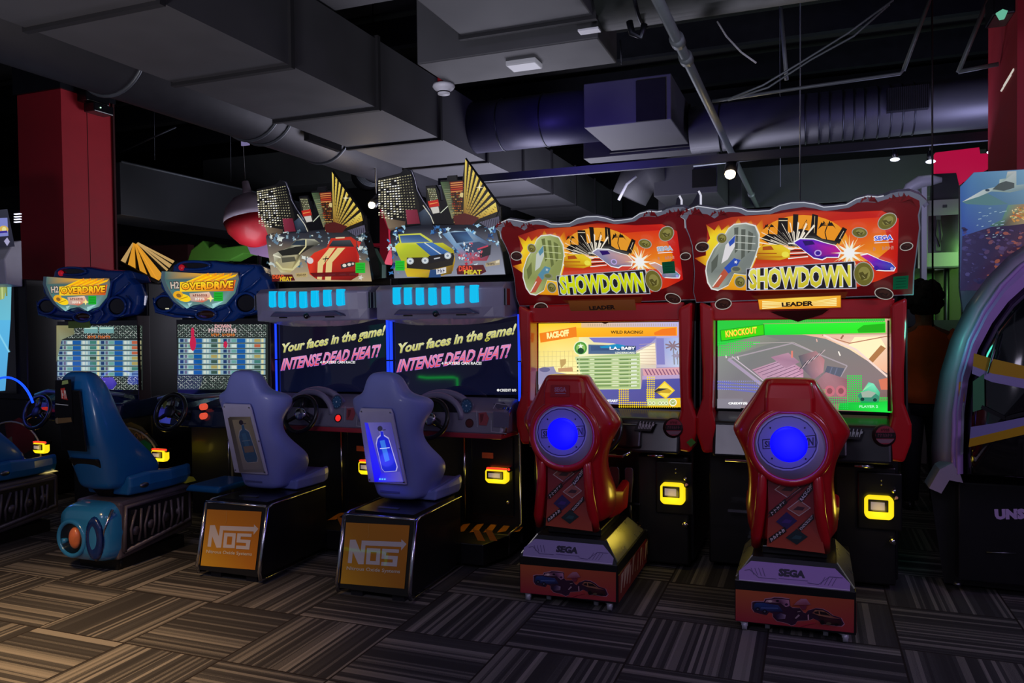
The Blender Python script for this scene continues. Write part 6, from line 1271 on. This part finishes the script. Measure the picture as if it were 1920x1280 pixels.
# smoked canopy
gl = MB(mat('smoked_canopy', '#0c0c12', .06, coat=1)); rings = []
for s, Y in ((1.0, 5.06), (.97, 4.98), (.9, 4.92)):
    r = []
    for i in inner+[(2060, 505), (2060, 905)]:
        p = P(i, 5.06); c_ = P((1960, 760), 5.06); q = c_+(p-c_)*s; q.y = Y; r.append(q)
    rings.append(r)
gl.loft(rings, caps=True); go = gl.build('canopy', t)
a = Art((0, 4.915, 1.3), (0, -1, 0)); a.mode(None)
a.poly([(1826, 662), (1860, 672), (1930, 688), (1930, 712), (1860, 700), (1824, 686)], '#b08a10').poly([(1824, 686), (1860, 700), (1930, 712), (1930, 730), (1860, 716), (1822, 700)], '#8c84b4').poly([(1820, 800), (1860, 794), (1930, 780), (1930, 795), (1860, 812), (1818, 822)], '#7c78ac').poly([(1818, 822), (1860, 812), (1930, 795), (1930, 812), (1860, 828), (1816, 838)], '#b08a10')
a.poly([(1824, 715), (1845, 700), (1846, 765), (1824, 772)], '#3c7850')
a.line([(1840, 762), (1885, 784), (1920, 775)], 7, '#08080c')
a.build('canopy_decal', go)
a = Art((0, 4.994, 1.0), (0, -1, 0)); a.poly([(1797, 716), (1809, 714), (1808, 752), (1798, 755)], '#c87c1c').poly([(1798, 757), (1808, 755), (1806, 850), (1797, 856)], '#a49cb8')
for i in range(3): a.line([(1800+i*3, 760), (1799+i*3, 848)], .8, '#4c4460', False)
a.L += 1; a.poly([(1800, 725), (1806, 725), (1806, 745), (1800, 745)], '#4c2c10'); a.build('warning_decal', fo)
MB(BLK2).box(PY(1792, 880, 5.18).x, PY(2080, 880, 5.18).x, 5.1, 5.25, PY(1850, 1090, 5.2).z*0+.08, PY(1850, 900, 5.2).z).build('front_panel', t, bev=.01)
a = Art((0, 5.0995, .8), (0, -1, 0)); a.text('UNS', [(1864, 954), (1922, 953), (1922, 973), (1866, 974)], '#b098cc', bold=.08); a.build('front_lettering', t)
MB(STL).tube([PY(1850, 1035, 5.09), PY(1905, 1037, 5.09)], .003, 6).build('panel_seam', t)
MB(STL).cyl(PY(1795, 1096, 5.1), PY(1795, 1092, 5.1)+Vector((0, 0, .0)), .02, n=12).build('foot', t)
MB(STL).tube([PY(1866, 655, 4.9), PY(1852, 700, 4.9), PY(1872, 620, 4.9)], .004, 6).build('canopy_handle', t)
# its backlit picture
b_ = [(1800, 350), (1826, 323), (2000, 312), (2000, 560), (1806, 585), (1800, 540)]
so = MB(mat('sign_edge', '#8c84a4', .4)).slab([PY(x, y, 5.5) for x, y in b_], (0, 1, 0), .05).build('picture_sign', t)
a = Art((0, 5.499, 2), (0, -1, 0), fr=(1800, 310, 5.117)); a.mode(.62)
a.poly([(2, 205), (133, 68), (1000, 20), (1000, 1200), (2, 1200)], ['#4878b8', '#5890c8', '#70a0c8', '#584c5c', '#38305c'])
a.poly([(2, 205), (133, 68), (620, 40), (620, 560), (20, 680)], ['#3c70b8', '#5890c0', '#7cb0d0', '#5c8090', '#3450b0'])
a.poly([(20, 350), (230, 250), (460, 370), (300, 385), (60, 370)], '#5c8c90').poly([(20, 350), (220, 235), (370, 200), (380, 135), (440, 125), (455, 60), (540, 55), (540, 190), (620, 180), (620, 230), (480, 260), (300, 250), (180, 300)], ['#e8ecec', '#c8d8d8', '#b8ccc8', '#c0d4cc', '#a0b8b0', '#d8d8d0', '#c8d0d0', '#a8c0b8', '#a0b8c0', '#80a0a8', '#90a8a0', '#a0b8b0', '#c8d8d8'])
a.poly([(310, 230), (370, 175), (440, 150), (520, 170), (520, 215), (420, 245)], '#4c5c54').ell(262, 238, 22, 12, '#38505c')
rnd = random.Random(8)
a.poly([(280, 580), (400, 520), (460, 380), (620, 370), (620, 600), (400, 600)], ['#507c70', '#588c7c', '#68a088', '#b08c54', '#a89868', '#304c44'])
for i in range(40): a.ell(rnd.uniform(490, 620), rnd.uniform(400, 540), rnd.uniform(6, 24), rnd.uniform(5, 14), rnd.choice(['#e8a040', '#f0d080', '#d87828', '#f8e8b0', '#708c68']), 8, up=False)
a.L += 1; a.poly([(20, 680), (300, 590), (460, 580), (620, 560), (620, 1000), (300, 1200), (2, 1200)], ['#34305c', '#282048', '#20183c', '#301c34', '#583040', '#48304c', '#302a54'])
for i in range(170):
    x, y = rnd.uniform(30, 620), rnd.uniform(610, 1150); w = rnd.uniform(6, 34)
    a.ell(x, y, w, w*rnd.uniform(.3, .7), rnd.choice(['#3c3464', '#584878', '#2c2448', '#7c4c58', '#a05848', '#503c64'] if x > 250 else ['#3c3870', '#4c4880', '#2c2850', '#34305c']), 7, rnd.uniform(-.6, .6), up=(i % 20 == 0))
for i in range(26): x, y = rnd.uniform(150, 480), rnd.uniform(400, 700); a.line([(x, y), (x+rnd.uniform(15, 34), y-5)], 6, '#b0d0e0', False)
a.L += 1; a.build('sign_picture', so)
lamp('pod_teal_glow', 'POINT', PY(1742, 620, 4.9), (1, 5, 1), 1.6, (.1, 1, .75), .06)
lamp('pod_arch_fill', 'AREA', (2.3, 3.2, 2.6), PY(1850, 760, 5), 11, (.75, .55, 1), .4)  # unseen fill added in front of the pod to brighten its arch

# ================================================================== things behind the row
def Bp(pts, Y, m, name, label, cat, th=.06, bev=0):
    P_ = [PY(x, y, Y) for x, y in pts]; o = MB(m).slab(P_, (0, 1, 0), th).build(name, bev=bev)
    cx_ = sum(p.x for p in P_)/len(P_); z0 = min(p.z for p in P_); MB(BLK).cyl((cx_, Y+th*.5, 0), (cx_, Y+th*.5, z0+.05), .03, n=8).build('support_post', o)
    return tag(o, label, cat)
# striped pyramid canopy
t = thing('striped_canopy', PY(275, 520, 9), 'orange and black striped pointed canopy right of the left red column', 'canopy')
ap = PY(252, 452, 9); c1_ = PY(226, 492, 8.9); c2_ = PY(298, 530, 8.2); c3_ = PY(330, 492, 9.2); c4_ = PY(262, 480, 9.9)
MB(mat('canopy_black', '#14120e', .6)).add([ap, c1_, c2_, c3_, c4_], [(0, 1, 2), (0, 2, 3), (0, 3, 4), (0, 4, 1), (1, 4, 3, 2)]).build('canopy_cloth', t)
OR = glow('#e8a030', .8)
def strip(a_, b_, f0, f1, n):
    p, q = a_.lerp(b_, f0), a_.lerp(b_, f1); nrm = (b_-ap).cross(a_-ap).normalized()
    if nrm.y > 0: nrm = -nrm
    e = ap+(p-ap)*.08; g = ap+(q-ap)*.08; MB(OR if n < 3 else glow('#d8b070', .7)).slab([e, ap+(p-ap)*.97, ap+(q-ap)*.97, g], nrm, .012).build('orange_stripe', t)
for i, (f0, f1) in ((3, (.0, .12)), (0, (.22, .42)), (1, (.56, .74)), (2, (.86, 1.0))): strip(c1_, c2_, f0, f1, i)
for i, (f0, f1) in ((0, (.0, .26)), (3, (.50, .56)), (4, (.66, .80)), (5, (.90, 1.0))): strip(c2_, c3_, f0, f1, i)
MB(mat('canopy_frame', '#1a1612', .6)).tube([c1_, c2_, c3_], .03, 8).build('canopy_rim', t)
MB(BLK).cyl((ap.x, ap.y, 0), (ap.x, ap.y, c2_.z), .06, n=12).build('canopy_post', t)
t = Bp([(350, 490), (358, 468), (380, 450), (391, 464), (403, 456), (416, 464), (470, 457), (500, 456), (500, 482), (456, 476), (432, 488)], 9.4, mat('green_fabric', '#4c8c2c', .6), 'wavy_canopy', 'green wavy edged canopy above the right blue engine marquee', 'canopy', .25, .02)
Bp([(462, 458), (500, 454), (506, 484), (470, 476)], 9.3, mat('lilac_fabric', '#9a7ca8', .6), 'canopy_end', 'lilac end piece of the green canopy behind the left skyline marquee', 'canopy', .05)
t = thing('giant_fishing_float', PY(470, 452, 9), 'giant red and white fishing float hanging left of the city skyline sign', 'decoration')
c = PY(474, 412, 9); R = (PY(520, 412, 9).x-c.x)*.95
AX = Vector((-.22, 0, 1)).normalized()
MB(mat('float_red', '#b01826', .5, coat=.15)).lathe([(0, -R), (R*.3, -R*.93), (R*.62, -R*.75), (R*.9, -R*.38), (R, 0)], c, AX, 32).build('red_half', t)
MB(mat('float_white', '#a89cac', .35, coat=.4)).lathe([(R, 0), (R*.97, R*.2), (R*.85, R*.5), (R*.55, R*.8), (R*.2, R*.95)], c, AX, 32).build('white_half', t)
MB(mat('float_white', '#a89cac')).lathe([(R*.3, R*.88), (R*.16, R*1.0), (R*.12, R*1.4), (0, R*1.42)], c, AX, 20).build('top_stem', t)
MB(BLK).cyl(c+AX*R*1.4, (c.x-.2, c.y, 5.6), .008, n=6).build('hanging_wire', t)
RSG = mat('crimson_sign', '#a0102c', .5)
Bp([(712, 392), (728, 430), (730, 468), (720, 495), (712, 478), (712, 462), (698, 462), (696, 456), (712, 456)], 9.0, RSG, 'angular_sign', 'narrow red angular sign between the two city skyline machines', 'sign', .2)
Bp([(700, 465), (716, 496), (716, 528), (697, 528)], 8.8, mat('dark_green_panel', '#0c2c20', .5), 'green_banner', 'dark green banner seen between the two skyline marquees', 'banner', .1)
Bp([(222, 462), (352, 458), (352, 500), (222, 500)], 11, mat('dark_red_panel', '#3c0c12', .7), 'low_red_panel', 'dark red panel behind the striped canopy', 'panel', .15)
# horned game behind the red pair
t = thing('horned_arcade_cabinet', PY(1290, 560, 6.6), 'dark cabinet with white edged horns and teal trim, between the two red marquees', 'arcade machine')
MB(BLK).box(PY(1268, 500, 6.5).x, PY(1330, 500, 6.5).x, 6.5, 7.2, 0, PY(1290, 400, 6.5).z).build('cabinet_body', t, bev=.02)
HN = mat('horn_navy', '#141834', .4)
for pts in ([(1264, 398), (1269, 372), (1274, 367), (1278, 392), (1280, 400)], [(1280, 396), (1298, 380), (1309, 360), (1313, 360), (1315, 392), (1310, 402)]):
    MB(HN).slab([PY(x, y, 6.45) for x, y in pts], (0, 1, 0), .05).build('horn', t)
for pts in ([(1274, 367), (1278, 375), (1278, 394)], [(1310, 358), (1314, 366), (1314, 392)]): MB(glow('#d8d8e8', .9)).tube([PY(x, y, 6.44) for x, y in pts], .009, 6).build('white_edge', t)
MB(glow('#18906c', .6)).slab([PY(x, y, 6.4) for x, y in [(1266, 440), (1275, 440), (1277, 480), (1284, 530), (1288, 568), (1272, 566), (1270, 500)]], (0, 1, 0), .04).build('teal_trim', t)
MB(glow('#0c28c0', .8)).slab([PY(x, y, 6.42) for x, y in [(1278, 481), (1297, 481), (1293, 544), (1284, 544)]], (0, 1, 0), .03).build('blue_panel', t)
for pts in ([(1275, 462), (1284, 461), (1292, 458)], [(1276, 478), (1283, 474), (1285, 478), (1296, 470)]): MB(glow('#c8d8d8', .7)).tube([PY(x, y, 6.39) for x, y in pts], .007, 6).build('white_mark', t)
# right background: signs, glazed kiosk, green partition, white arch
Bp([(1754, 286), (1836, 276), (1838, 288), (1856, 287), (1856, 314), (1832, 326), (1800, 345), (1796, 345), (1794, 324), (1754, 326)], 10.5, glow('#b0083c', .85), 'stepped_sign', 'bright crimson stepped wall sign left of the right red column', 'sign', .15)
Bp([(1748, 326), (1793, 324), (1798, 345), (1798, 378), (1745, 380)], 10.3, BLK, 'black_sign_back', 'black panel under the crimson wall sign', 'panel', .1)
t = thing('glazed_kiosk', PY(1768, 500, 10), 'pale kiosk with a dark window and cable under the black panel', 'kiosk')
KW = mat('kiosk_white', '#8c8880', .5)
def kb(x0, y0, x1, y1, Y, m, n, th=.1, par=None): return MB(m).box(PY(x0, y0, Y).x, PY(x1, y0, Y).x, Y, Y+th, PY(x0, y1, Y).z, PY(x0, y0, Y).z).build(n, par or t)
kb(1738, 376, 1799, 502, 10.05, KW, 'kiosk_body', .8); kb(1741, 405, 1797, 474, 10.04, mat('kiosk_window', '#16140f', .2, coat=.6), 'window', .02)
MB(mat('cable_grey', '#4a4640', .5)).tube([PY(1758, 412, 10), PY(1756, 440, 10), PY(1762, 462, 10), PY(1766, 440, 10), PY(1762, 412, 10)], .012, 6).build('cable', t)
kb(1755, 404, 1764, 470, 10.02, mat('window_post', '#2c2a26', .5), 'window_post', .02)
kb(1768, 384, 1776, 389, 10.03, BLK, 'logo_plate', .02); kb(1736, 500, 1801, 503, 9.98, BLK, 'kiosk_sill', .3)
t = thing('white_arched_frame', PY(1725, 500, 9.6), 'white curved frame standing behind the top corner of the right red marquee', 'frame')
FWm = mat('frame_white', '#a8a8ac', .45)
MB(FWm).tube([PY(1690, 372, 9.6), PY(1705, 352, 9.6), PY(1725, 341, 9.6), PY(1745, 338, 9.6), PY(1766, 337, 9.6)], [.03, .06, .07, .06, .03], 10).build('curved_arm', t)
MB(FWm).box(PY(1728, 350, 9.6).x, PY(1738, 350, 9.6).x, 9.6, 9.75, 0, PY(1728, 348, 9.6).z).build('post', t)
MB(FWm).tube([PY(1712, 352, 9.6), PY(1738, 386, 9.6)], .03, 8).build('brace', t)
Bp([(1690, 503), (1752, 503), (1752, 640), (1690, 640)], 10.4, mat('green_partition', '#4c8030', .7), 'green_partition', 'lit green partition left of the hanging cable', 'panel', .1)
Bp([(1752, 503), (1840, 501), (1840, 640), (1752, 640)], 10.6, mat('olive_partition', '#4a4830', .7), 'olive_partition', 'dull olive partition under the glazed kiosk', 'panel', .1)
tag(MB(BLK).box(PY(1690, 640, 10.3).x, PY(1960, 640, 10.3).x, 10.25, 10.37, 0, PY(1752, 600, 10.3).z).build('low_counter'), 'low black counter below the green and olive partitions', 'counter')
Bp([(1702, 568), (1724, 566), (1724, 612), (1700, 612)], 9.5, mat('dark_speaker', '#15201c', .6), 'dark_box', 'dark box shape to the left of the person in orange', 'box', .3)

# ---- person in orange shirt, seen from behind
pc_ = PY(1733, 640, 7.3); px, py = pc_.x, 7.3
SK = mat('skin', '#8a5a3c', .5); HR = mat('dark_hair', '#10120c', .75, bump=.8, scale=20); OS = mat('orange_shirt', '#e0601c', .8, vary=.35, scale=6); TR = mat('dark_trousers', '#16161e', .8)
def skin_body(name, verts, edges, radii, m, parent=None):
    me = bpy.data.meshes.new(name); off = wloc(parent) if parent else Vector((0, 0, 0)); me.from_pydata([Vector(v)-off for v in verts], edges, []); me.materials.append(m)
    o = bpy.data.objects.new(name, me); COL.objects.link(o)
    if parent: o.parent = parent
    o.modifiers.new('skin', 'SKIN'); 
    if not me.skin_vertices: me.skin_vertices.new()
    for i, r in enumerate(radii): me.skin_vertices[0].data[i].radius = (r if isinstance(r, tuple) else (r, r))
    me.skin_vertices[0].data[0].use_root = True
    s = o.modifiers.new('subdivision', 'SUBSURF'); s.levels = 2; s.render_levels = 2; return o
person = thing('person', (px, py, 0), 'person with dark curly hair in an orange patterned shirt, standing behind the right machines', 'person')
V_ = [(0, 0, .98), (0, 0, 1.15), (0, 0, 1.32), (0, .0, 1.46), (0, -.0, 1.55), (0, .02, 1.64), (0, .02, 1.76),
      (-.10, 0, .92), (-.11, -.02, .50), (-.11, .0, .10), (-.12, .14, .04), (.10, 0, .92), (.11, -.02, .50), (.11, 0, .10), (.12, .14, .04),
      (-.20, 0, 1.44), (-.27, -.01, 1.18), (-.25, .14, .98), (-.22, .22, .97), (.20, 0, 1.44), (.27, -.01, 1.18), (.25, .14, .98), (.22, .22, .97)]
Ed = [(0, 1), (1, 2), (2, 3), (3, 4), (4, 5), (5, 6), (0, 7), (7, 8), (8, 9), (9, 10), (0, 11), (11, 12), (12, 13), (13, 14), (3, 15), (15, 16), (16, 17), (17, 18), (3, 19), (19, 20), (20, 21), (21, 22)]
Rd = [(.15, .10), (.14, .10), (.16, .11), (.14, .10), .055, .085, .075, .085, .06, .042, .035, .085, .06, .042, .035, .055, .042, .034, .036, .055, .042, .034, .036]
fing = []; 
for sgn, w in ((-1, 18), (1, 22)):
    bx, by, bz = V_[w]
    for f in range(4):
        n = len(V_); L_ = (.055, .07, .066, .05)[f]; ox = (f-1.5)*.018
        V_ += [(bx+ox, by+.04, bz), (bx+ox, by+.04+L_*.55, bz-.008), (bx+ox, by+.04+L_, bz-.03)]; Ed += [(w, n), (n, n+1), (n+1, n+2)]; Rd += [.010, .009, .008]
    n = len(V_); V_ += [(bx-sgn*.035, by+.02, bz-.01), (bx-sgn*.05, by+.055, bz-.015)]; Ed += [(w, n), (n, n+1)]; Rd += [.011, .009]
skin_body('body', [(px+x, py+y, z) for x, y, z in V_], Ed, Rd, SK, person)
hb = MB(HR); hb.sphere((px, py-.005, 1.765), (.135, .14, .15), 22, 14)
rnd = random.Random(2)
for i in range(46):
    q, w = rnd.uniform(0, 2*PI), rnd.uniform(-.9, 1.2); hb.sphere((px+.12*math.cos(q)*math.cos(w), py-.005+.125*math.sin(q)*math.cos(w)*(1 if math.sin(q) < .3 else .6), 1.77+.135*math.sin(w)), rnd.uniform(.028, .045), 8, 6)
hb.build('hair', person)
fc = MB(SK); fc.sphere((px, py+.135, 1.73), (.018, .022, .03), 10, 8)
for s in (-1, 1): fc.sphere((px+s*.034, py+.118, 1.765), .011, 8, 6); fc.sphere((px+s*.098, py+.02, 1.74), (.012, .02, .032), 8, 6)
fc.tube([(px-.025, py+.122, 1.69), (px, py+.128, 1.686), (px+.025, py+.122, 1.69)], .006, 6); fc.build('face_features', person)
def ell_ring(x, y, z, a_, b_, n=20, wv=0): return [Vector((x+a_*(1+wv*math.sin(7*i))*math.cos(i*2*PI/n), y+b_*(1+wv*math.sin(7*i))*math.sin(i*2*PI/n), z)) for i in range(n)]
MB(OS).loft([ell_ring(px, py, z, a_, b_, 24, .03) for z, a_, b_ in ((.90, .205, .155), (1.0, .20, .15), (1.12, .195, .145), (1.25, .205, .15), (1.38, .22, .15), (1.46, .20, .12), (1.51, .11, .09), (1.54, .075, .075))]).build('shirt', person)
for s in (-1, 1): MB(OS).tube([(px+s*.16, py, 1.45), (px+s*.225, py, 1.40), (px+s*.265, py-.01, 1.24), (px+s*.272, py, 1.18)], [.085, .085, .078, .074], 14).build('sleeve', person)
MB(TR).loft([ell_ring(px, py, z, a_, b_) for z, a_, b_ in ((.80, .175, .13), (.92, .185, .135), (1.0, .18, .13))]).build('waistband', person)
for s in (-1, 1):
    MB(TR).tube([(px+s*.09, py, .90), (px+s*.10, py-.02, .5), (px+s*.11, py, .08)], [.105, .08, .068], 14).build('trouser_leg', person)
    MB(BLK).loft([ell_ring(px+s*.115, py+.06, z, .05*w, .14*w, 16) for z, w in ((.0, 1), (.05, 1.02), (.09, .7))]).build('shoe', person)

# ================================================================== room behind the camera, seen mirrored in the dark screens
def mir(px_, py_, Yv=12.9): p = PY(px_, py_, Yv); return Vector((p.x, 10.1-Yv, p.z))
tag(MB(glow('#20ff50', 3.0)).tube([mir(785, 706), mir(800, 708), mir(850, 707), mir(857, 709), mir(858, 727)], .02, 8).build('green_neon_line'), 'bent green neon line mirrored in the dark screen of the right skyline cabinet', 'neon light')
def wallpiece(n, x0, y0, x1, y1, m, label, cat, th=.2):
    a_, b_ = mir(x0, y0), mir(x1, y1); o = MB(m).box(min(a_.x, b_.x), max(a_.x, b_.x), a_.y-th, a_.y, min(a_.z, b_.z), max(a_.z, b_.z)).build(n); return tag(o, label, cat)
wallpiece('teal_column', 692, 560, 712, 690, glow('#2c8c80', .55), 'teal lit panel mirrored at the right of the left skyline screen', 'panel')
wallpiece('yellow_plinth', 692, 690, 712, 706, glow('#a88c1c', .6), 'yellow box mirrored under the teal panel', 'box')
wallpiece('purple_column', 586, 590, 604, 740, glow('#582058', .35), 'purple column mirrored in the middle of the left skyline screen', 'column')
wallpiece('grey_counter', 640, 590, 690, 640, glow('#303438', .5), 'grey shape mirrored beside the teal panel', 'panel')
